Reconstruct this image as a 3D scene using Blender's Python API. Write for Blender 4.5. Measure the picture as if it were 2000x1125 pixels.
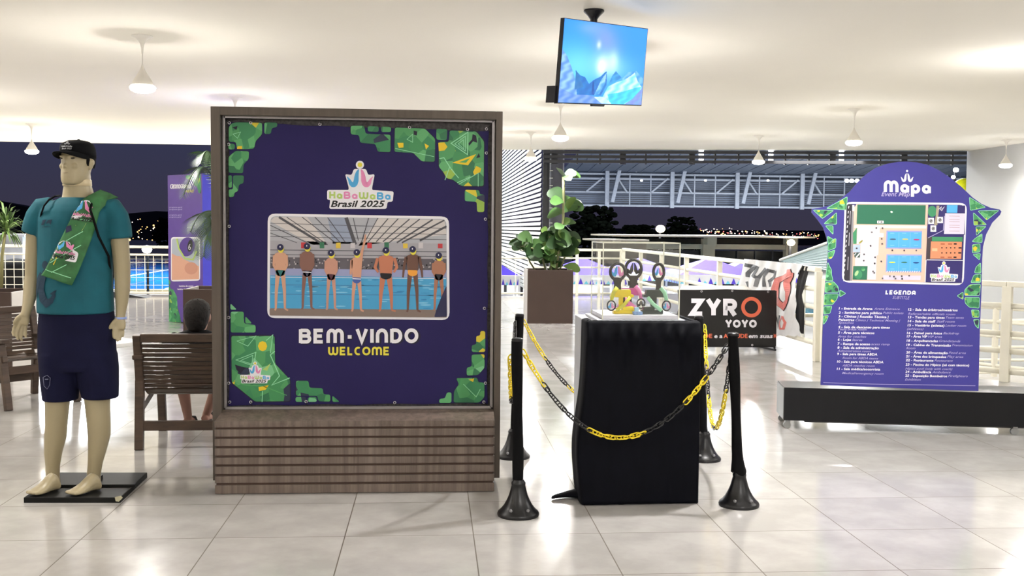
import bpy, bmesh, math, random
import numpy as np
from mathutils import Vector, Matrix
for o in list(bpy.data.objects): bpy.data.objects.remove(o)
SC = bpy.context.scene
COL = SC.collection
PI = math.pi
rnd = random.Random(7)

# ------------------------------------------------------------------ camera
W_, H_, F_ = 2000.0, 1125.0, 2063.6
YAW, PITCH, ROLL, CAMZ = .076, .0559, -.0093, 1.44
cy_, sy_, cp_, sp_ = math.cos(YAW), math.sin(YAW), math.cos(PITCH), math.sin(PITCH)
_f = np.array([sy_*cp_, cy_*cp_, -sp_]); _r = np.array([cy_, -sy_, 0.]); _d = np.cross(_f, _r)
_c, _s = math.cos(ROLL), math.sin(ROLL)
_r2 = _c*_r + _s*_d; _d2 = -_s*_r + _c*_d
CAMM = np.stack([_r2, _d2, _f]); CAMP = np.array([0, 0, CAMZ])
cam = bpy.data.cameras.new('camera'); camo = bpy.data.objects.new('camera', cam); COL.objects.link(camo)
cam.sensor_fit = 'HORIZONTAL'; cam.sensor_width = 36; cam.lens = 36*F_/W_
cam.clip_start = .05; cam.clip_end = 2000
mw = Matrix.Identity(4)
for i in range(3):
    mw[i][0] = _r2[i]; mw[i][1] = -_d2[i]; mw[i][2] = -_f[i]
mw[2][3] = CAMZ
camo.matrix_world = mw
SC.camera = camo

# ------------------------------------------------------------------ world, exposure
SC.view_settings.view_transform = 'Standard'; SC.view_settings.look = 'None'
SC.view_settings.gamma = 1; SC.view_settings.use_curve_mapping = False
SC.view_settings.exposure = 0.04
wd = bpy.data.worlds.new('dusk_sky'); SC.world = wd; wd.use_nodes = True
nt = wd.node_tree; nt.nodes.clear()
wo = nt.nodes.new('ShaderNodeOutputWorld'); bg = nt.nodes.new('ShaderNodeBackground')
tc = nt.nodes.new('ShaderNodeTexCoord'); sx = nt.nodes.new('ShaderNodeSeparateXYZ'); cr = nt.nodes.new('ShaderNodeValToRGB')
nt.links.new(tc.outputs['Generated'], sx.inputs[0]); nt.links.new(sx.outputs['Z'], cr.inputs[0])
cr.color_ramp.elements[0].position = 0.0; cr.color_ramp.elements[0].color = (.036, .032, .055, 1)
cr.color_ramp.elements[1].position = .35; cr.color_ramp.elements[1].color = (.030, .034, .085, 1)
e = cr.color_ramp.elements.new(.09); e.color = (.031, .034, .072, 1)
nt.links.new(cr.outputs[0], bg.inputs[0]); bg.inputs[1].default_value = 1.08; nt.links.new(bg.outputs[0], wo.inputs[0])

# ------------------------------------------------------------------ lamp grid lights (pendant bulbs are built further down)
LAMPX = [-7.58, -2.91, 1.93, 6.5, 11.64]
LAMPY = [-4.3, .8, 5.87, 10.98, 16.0, 20.8]
BULBZ = 2.80
def point(x, y, z, p, r=.1, col=(1, .93, .82)):
    l = bpy.data.lights.new('bulb_light', 'POINT'); l.energy = p; l.shadow_soft_size = r; l.color = col
    o = bpy.data.objects.new('bulb_light', l); COL.objects.link(o); o.location = (x, y, z); return o
def area(name, loc, size, p, rot=(0, 0, 0), col=(1, .95, .88), sy=None):
    l = bpy.data.lights.new(name, 'AREA'); l.energy = p; l.color = col; l.shape = 'RECTANGLE'; l.size = size; l.size_y = sy or size
    o = bpy.data.objects.new(name, l); COL.objects.link(o); o.location = loc; o.rotation_euler = rot; return o
LAMP_W = 120
for yy in LAMPY:
    for xx in LAMPX:
        if xx > 10 and yy < 15: continue
        colr = (1, .975, .955) if xx > 0 else (1, .955, .90)
        dim = .38 if (xx < -2 and xx > -4 and yy < 8) else 1      # the two bulbs nearest the mannequin burn dimmer
        point(xx, yy, BULBZ-.06, LAMP_W*(.40 if xx > 2 else .66)*(.42 if dim < 1 else 1), .09, colr)
        dn = area('bulb_light_down', (xx, yy, BULBZ-.075), .13, LAMP_W*.58*dim, (0, 0, 0), colr); dn.data.shape = 'DISK'
# unseen area lights, added to brighten the pool arena beyond the hall
for fx, fy, fz, fp in ((-22, 60, 8.5, 9500), (-6, 60, 8.5, 8500), (10, 48, 7.5, 9000), (26, 62, 7.5, 8000)):
    area('pool_fill_light', (fx, fy, fz), 8, fp, (0, 0, 0), (.92, .97, 1))
area('truss_fill_light', (26, 66, .5), 30, 2600, (math.radians(68), 0, 0), (.92, .95, 1), 2)  # added light without a fixture, brightens the truss front
area('louvre_fill_light', (-3, 33, 2.2), 6, 750, (0, math.radians(-90), 0), (1, 1, .97), 3)  # added unseen source that whitens the louvre slats
area('pool_fill_light', (7, 31, 5.5), 5, 1500, (0, 0, 0), (.95, .98, 1))  # added fill over the dim ground and tents near the hall
area('pool_fill_light', (-12, 36, 6), 8, 2600, (0, 0, 0), (.95, .98, 1))
area('ramp_area_light', (9, 24.5, 3.1), 2, 250, (0, 0, 0), (1, .97, .92))  # unseen area light over the ramp
area('ceiling_fill_light', (-8, 24.6, .3), 6, 260, (PI, 0, 0), (1, .90, .70), 1)  # added upward fill that warms and brightens the left ceiling
area('ceiling_fill_light', (-3.5, 24.4, .3), 5, 130, (PI, 0, 0), (1, .92, .76), 1)  # second added fill for the same stretch of ceiling

# ------------------------------------------------------------------ helpers: pixel of the photo -> world
def ray(x, y): return CAMM.T @ np.array([(x-1000)/F_, (y-562.5)/F_, 1.])
def onz(x, y, z=0.):
    d = ray(x, y); p = CAMP + d*(z-CAMZ)/d[2]; return Vector(p)
def at(x, y, Y):
    d = ray(x, y); p = CAMP + d*Y/d[1]; return Vector(p)

def s2l(c):
    c = c/255.
    return c/12.92 if c <= .04045 else ((c+.055)/1.055)**2.4
def rgb(*c): return tuple(s2l(v) for v in c)+(1,)

MATS = {}
def mat(name, c, rough=.6, metal=0, spec=.4, var=.06, scale=8, bump=0, emit=0, trans=0, coat=0):
    """c is 0-255 sRGB; a soft object-space noise keeps every surface procedural"""
    if name in MATS: return MATS[name]
    m = bpy.data.materials.new(name); m.use_nodes = True; t = m.node_tree; b = t.nodes['Principled BSDF']
    col = rgb(*c)
    if var:
        n = t.nodes.new('ShaderNodeTexNoise'); n.inputs['Scale'].default_value = scale; n.inputs['Detail'].default_value = 4
        tcn = t.nodes.new('ShaderNodeTexCoord'); t.links.new(tcn.outputs['Object'], n.inputs['Vector'])
        r = t.nodes.new('ShaderNodeValToRGB')
        r.color_ramp.elements[0].color = tuple(max(0, v*(1-var*1.6)) for v in col[:3])+(1,)
        r.color_ramp.elements[1].color = tuple(min(1, v*(1+var*1.6)) for v in col[:3])+(1,)
        r.color_ramp.elements[0].position = .3; r.color_ramp.elements[1].position = .7
        t.links.new(n.outputs['Fac'], r.inputs[0]); t.links.new(r.outputs[0], b.inputs['Base Color'])
        if bump:
            bp = t.nodes.new('ShaderNodeBump'); bp.inputs['Strength'].default_value = bump; bp.inputs['Distance'].default_value = .01
            t.links.new(n.outputs['Fac'], bp.inputs['Height']); t.links.new(bp.outputs[0], b.inputs['Normal'])
    else: b.inputs['Base Color'].default_value = col
    b.inputs['Roughness'].default_value = rough; b.inputs['Metallic'].default_value = metal
    b.inputs['Specular IOR Level'].default_value = spec
    if coat: b.inputs['Coat Weight'].default_value = coat; b.inputs['Coat Roughness'].default_value = .08
    if emit:
        b.inputs['Emission Color'].default_value = col; b.inputs['Emission Strength'].default_value = emit
    if trans: b.inputs['Transmission Weight'].default_value = trans
    MATS[name] = m; return m

def tag(o, label=None, cat=None, group=None, kind=None):
    if label: o['label'] = label
    if cat: o['category'] = cat
    if group: o['group'] = group
    if kind: o['kind'] = kind
    return o
def thing(name, label, cat, loc=(0, 0, 0), rz=0, group=None):
    o = bpy.data.objects.new(name, None); COL.objects.link(o); o.empty_display_size = .1
    o.location = loc; o.rotation_euler = (0, 0, rz); return tag(o, label, cat, group)
def copy_tree(o, parent=None):
    c = o.copy(); COL.objects.link(c); c.parent = parent
    for ch in [x for x in bpy.data.objects if x.parent == o]: copy_tree(ch, c)
    return c

class MB:
    def __init__(s): s.v = []; s.f = []; s.m = []; s.mats = []
    def mi(s, m):
        if m is None: return 0
        if m not in s.mats: s.mats.append(m)
        return s.mats.index(m)
    def add(s, vs, fs, m=None):
        k = len(s.v); s.v += [tuple(v) for v in vs]; i = s.mi(m)
        for f in fs: s.f.append(tuple(k+a for a in f)); s.m.append(i)
    def poly(s, pts, m=None): s.add(pts, [tuple(range(len(pts)))], m)
    def box(s, c, d, m=None, rot=None):
        hx, hy, hz = d[0]/2, d[1]/2, d[2]/2
        vs = [Vector((x, y, z)) for x in (-hx, hx) for y in (-hy, hy) for z in (-hz, hz)]
        if rot is not None: vs = [rot @ v for v in vs]
        c = Vector(c); vs = [v+c for v in vs]
        s.add(vs, [(0, 1, 3, 2), (4, 6, 7, 5), (0, 4, 5, 1), (2, 3, 7, 6), (0, 2, 6, 4), (1, 5, 7, 3)], m)
    def beam(s, a, b, w, h, m=None, up=(0, 0, 1)):
        a, b = Vector(a), Vector(b); d = b-a; L = d.length; d.normalize(); u = Vector(up)
        if abs(d.dot(u)) > .99: u = Vector((0, 1, 0))
        sd = d.cross(u).normalized(); u2 = sd.cross(d)
        R = Matrix((d, sd, u2)).transposed(); s.box((a+b)/2, (L, w, h), m, R)
    def prism(s, pts, depth, m=None, front=None):
        """pts list of 3D points (planar); depth vector"""
        n = len(pts); d = Vector(depth); P = [Vector(p) for p in pts]; Q = [p+d for p in P]
        s.add(P+Q, [tuple(range(n-1, -1, -1))], front or m)
        s.add(P+Q, [tuple(range(n, 2*n))]+[(i, (i+1) % n, n+(i+1) % n, n+i) for i in range(n)], m)
    def tube(s, path, r, n=10, m=None, cap=True, closed=False, flat=1.0):
        P = [Vector(p) for p in path]; N = len(P)
        if not hasattr(r, '__len__'): r = [r]*N
        rings = []; up = None
        for i in range(N):
            if closed: t = P[(i+1) % N]-P[i-1]
            else: t = P[min(i+1, N-1)]-P[max(i-1, 0)]
            t.normalize()
            if up is None:
                up = Vector((0, 0, 1)) if abs(t.z) < .9 else Vector((0, 1, 0))
            sd = t.cross(up).normalized(); up = sd.cross(t).normalized()
            rings.append([P[i]+(sd*math.cos(a)*flat+up*math.sin(a))*r[i] for a in [2*PI*k/n for k in range(n)]])
        s.rings(rings, m, cap, closed)
    def rings(s, rings, m=None, cap=True, closed=False):
        N = len(rings); n = len(rings[0]); vs = [v for r in rings for v in r]; fs = []
        for i in range(N if closed else N-1):
            j = (i+1) % N
            for k in range(n):
                k2 = (k+1) % n; fs.append((i*n+k, i*n+k2, j*n+k2, j*n+k))
        if cap and not closed: fs.append(tuple(range(n-1, -1, -1))); fs.append(tuple((N-1)*n+k for k in range(n)))
        s.add(vs, fs, m)
    def lathe(s, prof, c=(0, 0, 0), n=24, m=None, cap=True):
        c = Vector(c)
        s.rings([[c+Vector((r*math.cos(2*PI*k/n), r*math.sin(2*PI*k/n), z)) for k in range(n)] for r, z in prof], m, cap)
    def ell(s, c, r, m=None, R=None, nu=16, nv=10):
        c = Vector(c); rings = []
        for i in range(1, nv):
            a = -PI/2+PI*i/nv
            ring = []
            for k in range(nu):
                b = 2*PI*k/nu; v = Vector((r[0]*math.cos(a)*math.cos(b), r[1]*math.cos(a)*math.sin(b), r[2]*math.sin(a)))
                ring.append(c+(R @ v if R is not None else v))
            rings.append(ring)
        k = len(s.v); s.rings(rings, m, False)
        lo = Vector((0, 0, -r[2])); hi = Vector((0, 0, r[2]))
        if R is not None: lo = R @ lo; hi = R @ hi
        s.v += [tuple(c+lo), tuple(c+hi)]; a = k+len(rings)*nu; i = s.mi(m)
        for q in range(nu):
            s.f.append((a, k+(q+1) % nu, k+q)); s.m.append(i)
            t = k+(len(rings)-1)*nu; s.f.append((a+1, t+q, t+(q+1) % nu)); s.m.append(i)
    def xf(s, M):
        s.v = [tuple(M @ Vector(v)) for v in s.v]; return s
    def build(s, name, m=None, parent=None, smooth=False, bevel=0, sub=0, angle=None, loc=None):
        me = bpy.data.meshes.new(name); me.from_pydata(s.v, [], s.f)
        ml = s.mats if s.mats else [m]
        for q in ml: me.materials.append(q)
        if s.mats and len(s.mats) > 0:
            for p, i in zip(me.polygons, s.m): p.material_index = i
        me.validate(); me.update()
        o = bpy.data.objects.new(name, me); COL.objects.link(o)
        if parent is not None: o.parent = parent
        if loc is not None: o.location = loc
        if smooth:
            for p in me.polygons: p.use_smooth = True
            if angle is not None:
                md = o.modifiers.new('es', 'EDGE_SPLIT'); md.split_angle = math.radians(angle)
        if bevel:
            md = o.modifiers.new('bv', 'BEVEL'); md.width = bevel; md.segments = 2; md.limit_method = 'ANGLE'; md.angle_limit = math.radians(50)
        if sub:
            md = o.modifiers.new('ss', 'SUBSURF'); md.levels = sub; md.render_levels = sub
        return o

def local(parent, mb):
    """move a builder's world-space points into the frame of a thing placed at parent.location / rotation"""
    M = Matrix.Translation(parent.location) @ Matrix.Rotation(parent.rotation_euler.z, 4, 'Z')
    return mb.xf(M.inverted())

def bake_remesh(o, vox, smooth_it=6):
    """one continuous skin out of overlapping closed volumes"""
    md = o.modifiers.new('rm', 'REMESH'); md.mode = 'VOXEL'; md.voxel_size = vox; md.use_smooth_shade = True
    ms = o.modifiers.new('sm', 'SMOOTH'); ms.iterations = smooth_it; ms.factor = .5
    bpy.context.view_layer.update()
    dg = bpy.context.evaluated_depsgraph_get()
    me = bpy.data.meshes.new_from_object(o.evaluated_get(dg))
    o.modifiers.clear(); old = o.data; mt = list(old.materials); o.data = me
    me.materials.clear()
    for q in mt: me.materials.append(q)
    for p in me.polygons: p.use_smooth = True; p.material_index = 0
    return o

# ------------------------------------------------------------------ flat printed artwork on a plane
class Plane:
    def __init__(s, o, u, v, off=0.0008):
        s.o = Vector(o); s.u = Vector(u).normalized(); s.v = Vector(v).normalized(); s.n = s.u.cross(s.v).normalized()
        if s.n.dot(Vector(CAMP)-s.o) < 0: s.n = -s.n
        s.off = off
    def hit(s, x, y, layer=0):
        d = Vector(ray(x, y)); o = Vector(CAMP); k = (s.o-o).dot(s.n)/d.dot(s.n)
        return o+d*k+s.n*(s.off*layer)
    def uv(s, x, y):
        p = s.hit(x, y)-s.o; return p.dot(s.u), p.dot(s.v)
class Art:
    """printed shapes, given in the units of the print (measured on the photo), laid on a plane as one mesh"""
    def __init__(s, plane, fn=None): s.p = plane; s.mb = MB(); s.fn = fn
    def P(s, x, y, layer):
        if s.fn: x, y = s.fn(x, y)
        return s.p.hit(x, y, layer)
    def poly(s, pts, m, layer=1): s.mb.poly([s.P(x, y, layer) for x, y in pts], m); return s
    def rect(s, x0, y0, x1, y1, m, layer=1, sl=0): return s.poly([(x0, y0), (x1, y0+sl*(x1-x0)), (x1, y1+sl*(x1-x0)), (x0, y1)], m, layer)
    def ell(s, cx, cy, rx, ry, m, layer=1, n=20, a0=0):
        return s.poly([(cx+rx*math.cos(2*PI*k/n)*math.cos(a0)-ry*math.sin(2*PI*k/n)*math.sin(a0), cy+rx*math.cos(2*PI*k/n)*math.sin(a0)+ry*math.sin(2*PI*k/n)*math.cos(a0)) for k in range(n)], m, layer)
    def ring(s, cx, cy, rx, ry, w, m, layer=1, n=40):
        o = [s.P(cx+rx*math.cos(2*PI*k/n), cy+ry*math.sin(2*PI*k/n), layer) for k in range(n)]
        i = [s.P(cx+(rx-w)*math.cos(2*PI*k/n), cy+(ry-w)*math.sin(2*PI*k/n), layer) for k in range(n)]
        s.mb.add(o+i, [(k, (k+1) % n, n+(k+1) % n, n+k) for k in range(n)], m); return s
    def stroke(s, pts, w, m, layer=1, closed=False):
        P = [Vector((x, y)) for x, y in pts]; n = len(P)
        if n < 2: return s
        if not hasattr(w, '__len__'): w = [w]*n
        L, R = [], []
        for i in range(n):
            a = P[i]-P[i-1] if (i > 0 or closed) else P[1]-P[0]
            b = P[(i+1) % n]-P[i] if (i < n-1 or closed) else P[-1]-P[-2]
            a = a.normalized() if a.length else b.normalized(); b = b.normalized() if b.length else a
            t = (a+b); t = t.normalized() if t.length > 1e-6 else a
            nn = Vector((-t.y, t.x)); k = max(.45, nn.dot(Vector((-a.y, a.x)))); q = nn*(w[i]/2/k)
            L.append(P[i]+q); R.append(P[i]-q)
        vs = [s.P(p.x, p.y, layer) for p in L+R]
        s.mb.add(vs, [(i, (i+1) % n, n+(i+1) % n, n+i) for i in range(n if closed else n-1)], m); return s
    def rrect(s, pts, r, m, layer=1): return s.poly(roundp(pts, r), m, layer)
    def text(s, txt, x, y, h, m, w=None, layer=2, shear=0, sl=0, bold=0, align='L'):
        vs, fs, tw = text2d(txt, shear, bold)
        k = h/.72; kx = (w/tw) if w else k
        x0 = x-(kx*tw/2 if align == 'C' else 0)
        s.mb.add([s.P(x0+a*kx, y-b*k+sl*(x0+a*kx-x), layer) for a, b in vs], fs, m); return s
    def glyphs(s, txt, x, y, h, m, w=None, th=.2, gap=.14, layer=2, sl=0, shear=0, mats=None):
        """rounded display lettering out of thick strokes; y is the base line"""
        adv = []; X = 0
        for ch in txt:
            g, gw = GL(ch); adv.append(X); X += gw*(1-th)+th+gap
        X -= gap; kx = (w/X) if w else h
        for i, ch in enumerate(txt):
            g, gw = GL(ch)
            for sn, st in enumerate(g):
                q = []
                for a, b in st:
                    lx = adv[i]+th/2+a*(1-th); ly = th/2+b*(1-th)
                    q.append((x+(lx+shear*ly)*kx, y-ly*h+sl*(lx*kx)))
                cl = len(q) > 3 and abs(q[0][0]-q[-1][0])+abs(q[0][1]-q[-1][1]) < 1e-6
                if cl: q = q[:-1]
                s.stroke(q, th*h, (mats[i] if mats else m), layer+.22*sn+.05*(i % 2), cl)
        return s
    def build(s, name, parent, label=None):
        local(parent, s.mb); o = s.mb.build(name, parent=parent)
        if label: o['label'] = label
        return o
def roundp(pts, r, n=4):
    out = []; N = len(pts)
    for i in range(N):
        p = Vector(pts[i]); a = Vector(pts[i-1])-p; b = Vector(pts[(i+1) % N])-p
        k = min(r, a.length*.45, b.length*.45); A = p+a.normalized()*k; B = p+b.normalized()*k
        for j in range(n+1):
            t = j/n; q = A*(1-t)**2+p*2*t*(1-t)+B*t*t; out.append((q.x, q.y))
    return out
_tc = {}
def text2d(txt, shear=0, bold=0):
    key = (txt, shear, bold)
    if key in _tc: return _tc[key]
    c = bpy.data.curves.new('t', 'FONT'); c.body = txt; c.size = 1; c.shear = shear; c.offset = bold; c.resolution_u = 2; c.fill_mode = 'FRONT'
    o = bpy.data.objects.new('t', c); COL.objects.link(o); bpy.context.view_layer.update()
    dg = bpy.context.evaluated_depsgraph_get(); me = bpy.data.meshes.new_from_object(o.evaluated_get(dg))
    vs = [(v.co.x, v.co.y) for v in me.vertices]; fs = [tuple(p.vertices) for p in me.polygons]
    bpy.data.objects.remove(o); bpy.data.curves.remove(c); bpy.data.meshes.remove(me)
    x0 = min(v[0] for v in vs) if vs else 0; vs = [(a-x0, b) for a, b in vs]
    tw = max(v[0] for v in vs) if vs else 1
    _tc[key] = (vs, fs, tw); return _tc[key]
def arc(cx, cy, rx, ry, a0, a1, n=8):
    return [(cx+rx*math.cos(math.radians(a0+(a1-a0)*k/n)), cy+ry*math.sin(math.radians(a0+(a1-a0)*k/n))) for k in range(n+1)]
def GL(ch):
    G = {
    'B': ([[(0, -.1), (0, 1.1)], [(0, 1), (.5, 1)]+arc(.5, .76, .26, .24, 90, -90)[1:]+[(.5, .52), (0, .52)], [(0, 0), (.54, 0)]+arc(.54, .26, .28, .26, -90, 90)[1:]+[(.5, .52)]], .82),
    'E': ([[(.7, 1), (0, 1), (0, 0), (.7, 0)], [(0, .5), (.62, .5)]], .68),
    'M': ([[(0, -.1), (0, .62)]+arc(.32, .62, .32, .38, 180, 0)+[(.64, -.1)], [(.64, .62)]+arc(.96, .62, .32, .38, 180, 0)[1:]+[(1.28, -.1)]], 1.28),
    'N': ([[(0, -.1), (0, .55)]+arc(.4, .55, .4, .45, 180, 0)+[(.8, -.1)]], .8),
    'V': ([[(0, 1.1), (.42, -.02), (.84, 1.1)]], .84), 'I': ([[(0, -.1), (0, 1.1)]], 0),
    'D': ([[(0, -.1), (0, 1.1)], [(0, 1), (.35, 1)]+arc(.35, .5, .45, .5, 90, -90)[1:]+[(0, 0)]], .8),
    'O': ([arc(.48, .5, .48, .5, 0, 360, 24)], .96), 'W': ([[(0, 1.1), (0, .4)]+arc(.32, .4, .32, .4, 180, 360)+[(.64, 1.1)], [(.64, .4)]+arc(.96, .4, .32, .4, 180, 360)[1:]+[(1.28, 1.1)]], 1.28),
    'L': ([[(0, 1.1), (0, 0), (.6, 0)]], .58), 'C': ([arc(.45, .5, .45, .5, 60, 300, 16)], .72),
    'A': ([[(0, -.1), (0, .55)]+arc(.4, .55, .4, .45, 180, 0)+[(.8, -.1)], [(0, .32), (.8, .32)]], .8),
    'G': ([arc(.46, .5, .46, .5, 55, 360, 18)+[(.5, .5)]], .9), '-': ([[(0, .42), (.36, .42)]], .36),
    'H': ([[(0, -.1), (0, 1.1)], [(.72, -.1), (.72, 1.1)], [(0, .5), (.72, .5)]], .72),
    'a': ([arc(.32, .32, .32, .32, 0, 360, 20), [(.64, -.1), (.64, .62)]], .64),
    'p': ([arc(.34, .32, .34, .34, 0, 360, 20), [(0, -.55), (0, .66)]], .68),
    'S': ([[(.66, 1), (.25, 1)]+arc(.25, .75, .25, .25, 90, 270)[1:]+[(.42, .5)]+arc(.42, .25, .25, .25, 90, -90)[1:]+[(0, 0)]], .66),
    'U': ([[(0, 1.1), (0, .4)]+arc(.36, .4, .36, .4, 180, 360)+[(.72, 1.1)]], .72),
    'T': ([[(0, 1), (.72, 1)], [(.36, 1), (.36, -.1)]], .72),
    'Z': ([[(-.05, 1), (.72, 1), (0, 0), (.8, 0)]], .76), 'Y': ([[(0, 1.12), (.44, .42), (.88, 1.12)], [(.44, .5), (.44, -.12)]], .88),
    'R': ([[(0, -.12), (0, 1), (.46, 1)]+arc(.46, .72, .28, .28, 90, -90)[1:]+[(0, .44)], [(.36, .44), (.74, -.12)]], .76),
    ' ': ([], .3)}
    return G.get(ch, ([], .4))
# ------------------------------------------------------------------ the hall
def floor_mat():
    m = bpy.data.materials.new('polished_floor_tiles'); m.use_nodes = True; t = m.node_tree; b = t.nodes['Principled BSDF']; N = t.nodes.new; L = t.links.new
    tcn = N('ShaderNodeTexCoord'); sp = N('ShaderNodeSeparateXYZ'); L(tcn.outputs['Object'], sp.inputs[0])
    def mth(op, a, bb=None):
        n = N('ShaderNodeMath'); n.operation = op
        for i, q in enumerate((a, bb)):
            if q is None: continue
            if isinstance(q, (int, float)): n.inputs[i].default_value = q
            else: L(q, n.inputs[i])
        return n.outputs[0]
    cells = []; lines = []
    for ax, off in (('X', .2019), ('Y', 4.3019)):
        u = mth('DIVIDE', mth('SUBTRACT', sp.outputs[ax], off-60), .6)
        fr = mth('FRACT', u); cells.append(mth('FLOOR', u))
        d = mth('MINIMUM', fr, mth('SUBTRACT', 1., fr)); lines.append(mth('LESS_THAN', d, .0042))
    ln = mth('MAXIMUM', lines[0], lines[1])
    cb = N('ShaderNodeCombineXYZ'); L(cells[0], cb.inputs[0]); L(cells[1], cb.inputs[1])
    wn = N('ShaderNodeTexWhiteNoise'); wn.noise_dimensions = '2D'; L(cb.outputs[0], wn.inputs['Vector'])
    ns = N('ShaderNodeTexNoise'); ns.inputs['Scale'].default_value = 3.5; ns.inputs['Detail'].default_value = 5; ns.inputs['Roughness'].default_value = .6
    add = N('ShaderNodeVectorMath'); add.operation = 'ADD'; sc = N('ShaderNodeVectorMath'); sc.operation = 'SCALE'; sc.inputs['Scale'].default_value = 9
    L(wn.outputs['Color'], sc.inputs[0]); L(tcn.outputs['Object'], add.inputs[0]); L(sc.outputs[0], add.inputs[1]); L(add.outputs[0], ns.inputs['Vector'])
    r = N('ShaderNodeValToRGB'); r.color_ramp.elements[0].position = .38; r.color_ramp.elements[1].position = .66
    r.color_ramp.elements[0].color = rgb(172, 169, 166); r.color_ramp.elements[1].color = rgb(187, 184, 181); L(ns.outputs['Fac'], r.inputs[0])
    mx = N('ShaderNodeMix'); mx.data_type = 'RGBA'; L(ln, mx.inputs[0]); L(r.outputs[0], mx.inputs[6]); mx.inputs[7].default_value = rgb(96, 88, 80)
    L(mx.outputs[2], b.inputs['Base Color'])
    rr = mth('ADD', mth('MULTIPLY', ns.outputs['Fac'], .08), mth('ADD', .085, mth('MULTIPLY', ln, .5))); L(rr, b.inputs['Roughness'])
    b.inputs['Specular IOR Level'].default_value = .36
    return m
fm = floor_mat()
mb = MB()
fl = [(-14, -7), (13.5, -7), (13.5, 2.2), (5.62, 9.8), (4.34, 11.35), (4.26, 17.2), (4.2, 22.75), (-14, 22.2)]
mb.prism([Vector((x, y, 0)) for x, y in fl], (0, 0, -.35), fm)
floor = mb.build('floor'); tag(floor, kind='structure')
ceilm = mat('ceiling_plaster', (240, 236, 226), .9, var=.012, scale=.5)
mb = MB(); mb.prism([Vector(p) for p in [(-14, -7, 3.34), (16, -7, 3.34), (16, 23.3, 3.34), (12.38, 23.78, 3.34), (1.9, 25.5, 3.34), (-9.9, 25.3, 3.34), (-14, 25.2, 3.34)]], (0, 0, .4), ceilm)
tag(mb.build('ceiling'), kind='structure')
wallm = mat('grey_wall_paint', (172, 172, 170), .85, var=.02, scale=1)
mb = MB(); mb.box((12.5, 9.4, .95), (.24, 28.8, 5.0), wallm); tag(mb.build('wall_right'), kind='structure')
wm = mat('hall_wall_paint', (226, 222, 212), .85, var=.02, scale=1)
mb = MB(); mb.box((-14.1, 6, 1.6), (.2, 26, 3.9), wm); tag(mb.build('wall_left'), kind='structure')
mb = MB(); mb.box((0, -7.1, 1.6), (28, .2, 3.9), wm); tag(mb.build('wall_back'), kind='structure')

# outside ground, lower than the hall
gm = mat('pool_deck_paving', (150, 146, 138), .8, var=.08, scale=.4)
mb = MB(); mb.box((10, 130, -1.85), (400, 360, .5), gm)
tag(mb.build('ground'), kind='structure')
ridge = [(-150, 9), (-110, 8.5), (-96, 7), (-84, 4.5), (-70, 3.6), (-60, 4.6), (-48, 4.2), (-20, 3), (20, 2.2), (50, 1.6), (90, 1.7), (130, 1.4), (170, 2), (220, 4)]
mb = MB(); vs = []
for i, (x, z) in enumerate(ridge): vs += [(x, 225, -2), (x, 236, z), (x, 290, z*.8-1)]
mb.add(vs, [(3*i+k, 3*i+k+1, 3*i+k+4, 3*i+k+3) for i in range(len(ridge)-1) for k in (0, 1)], None)
tag(mb.build('hills', mat('dark_hillside', (17, 18, 20), .95, var=.1, scale=.1)), kind='structure')

# ------------------------------------------------------------------ pendant lamps
white_metal = mat('white_lamp_enamel', (226, 222, 214), .45, var=.01)
bulbm = mat('glowing_bulb', (255, 248, 236), .5, var=0, emit=14)
def pendant():
    t = thing('pendant_lamp', 'x', 'ceiling lamp')
    m = MB(); m.lathe([(.0, 0), (.105, 0), (.105, -.006), (.07, -.02), (.038, -.045), (.022, -.08), (.013, -.12), (.008, -.18)], n=28); m.build('ceiling_rose', white_metal, t, True, angle=50)
    m = MB(); m.tube([(0, 0, -.17), (0, 0, -.30)], .006, 8); m.build('cord', white_metal, t, True)
    m = MB(); out = [(.008, -.285), (.013, -.31), (.024, -.335), (.046, -.375), (.074, -.42), (.096, -.46), (.108, -.492), (.110, -.50)]
    m.lathe(out+[(r-.003, z) for r, z in out[::-1]], n=32, cap=False); m.build('shade', white_metal, t, True)
    m = MB(); m.lathe([(.0, -.478), (.085, -.48), (.118, -.498), (.128, -.515), (.118, -.542), (.08, -.562), (.035, -.57), (.0, -.571)], n=28, cap=False); b = m.build('bulb', bulbm, t, True)
    b.visible_shadow = True
    return t
PL = {(-2.91, 10.98): 'white teardrop pendant lamp hanging highest above the mannequin, nearest on the left',
      (-2.91, 16.0): 'white pendant lamp mostly hidden behind the top left of the framed banner',
      (-7.58, 20.8): 'small white pendant lamp at far left, just left of the mannequin cap',
      (1.93, 16.0): 'white pendant lamp hanging just below the left corner of the television',
      (1.93, 20.8): 'small white pendant lamp in front of the white louvre screen, right of the banner frame',
      (6.5, 20.8): 'small white pendant lamp in front of the dark louvre band above the pool roof',
      (6.5, 16.0): 'white pendant lamp on the ceiling above the left shoulder of the map sign',
      (11.64, 20.8): 'white pendant lamp cut by the right picture edge, before the grey wall',
      (1.93, 5.87): 'nearest pendant lamp, only its glowing underside showing at the top edge right of the television',
      (1.93, 10.98): 'white pendant lamp hidden behind the tilted television'}
lamp0 = pendant(); lamp0.location = (-2.91, 10.98, 3.34); lamp0['label'] = PL[(-2.91, 10.98)]; lamp0['group'] = 'white pendant lamps'
for (x, y), lb in PL.items():
    if (x, y) == (-2.91, 10.98): continue
    c = copy_tree(lamp0); c.location = (x, y, 3.34); c['label'] = lb

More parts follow.
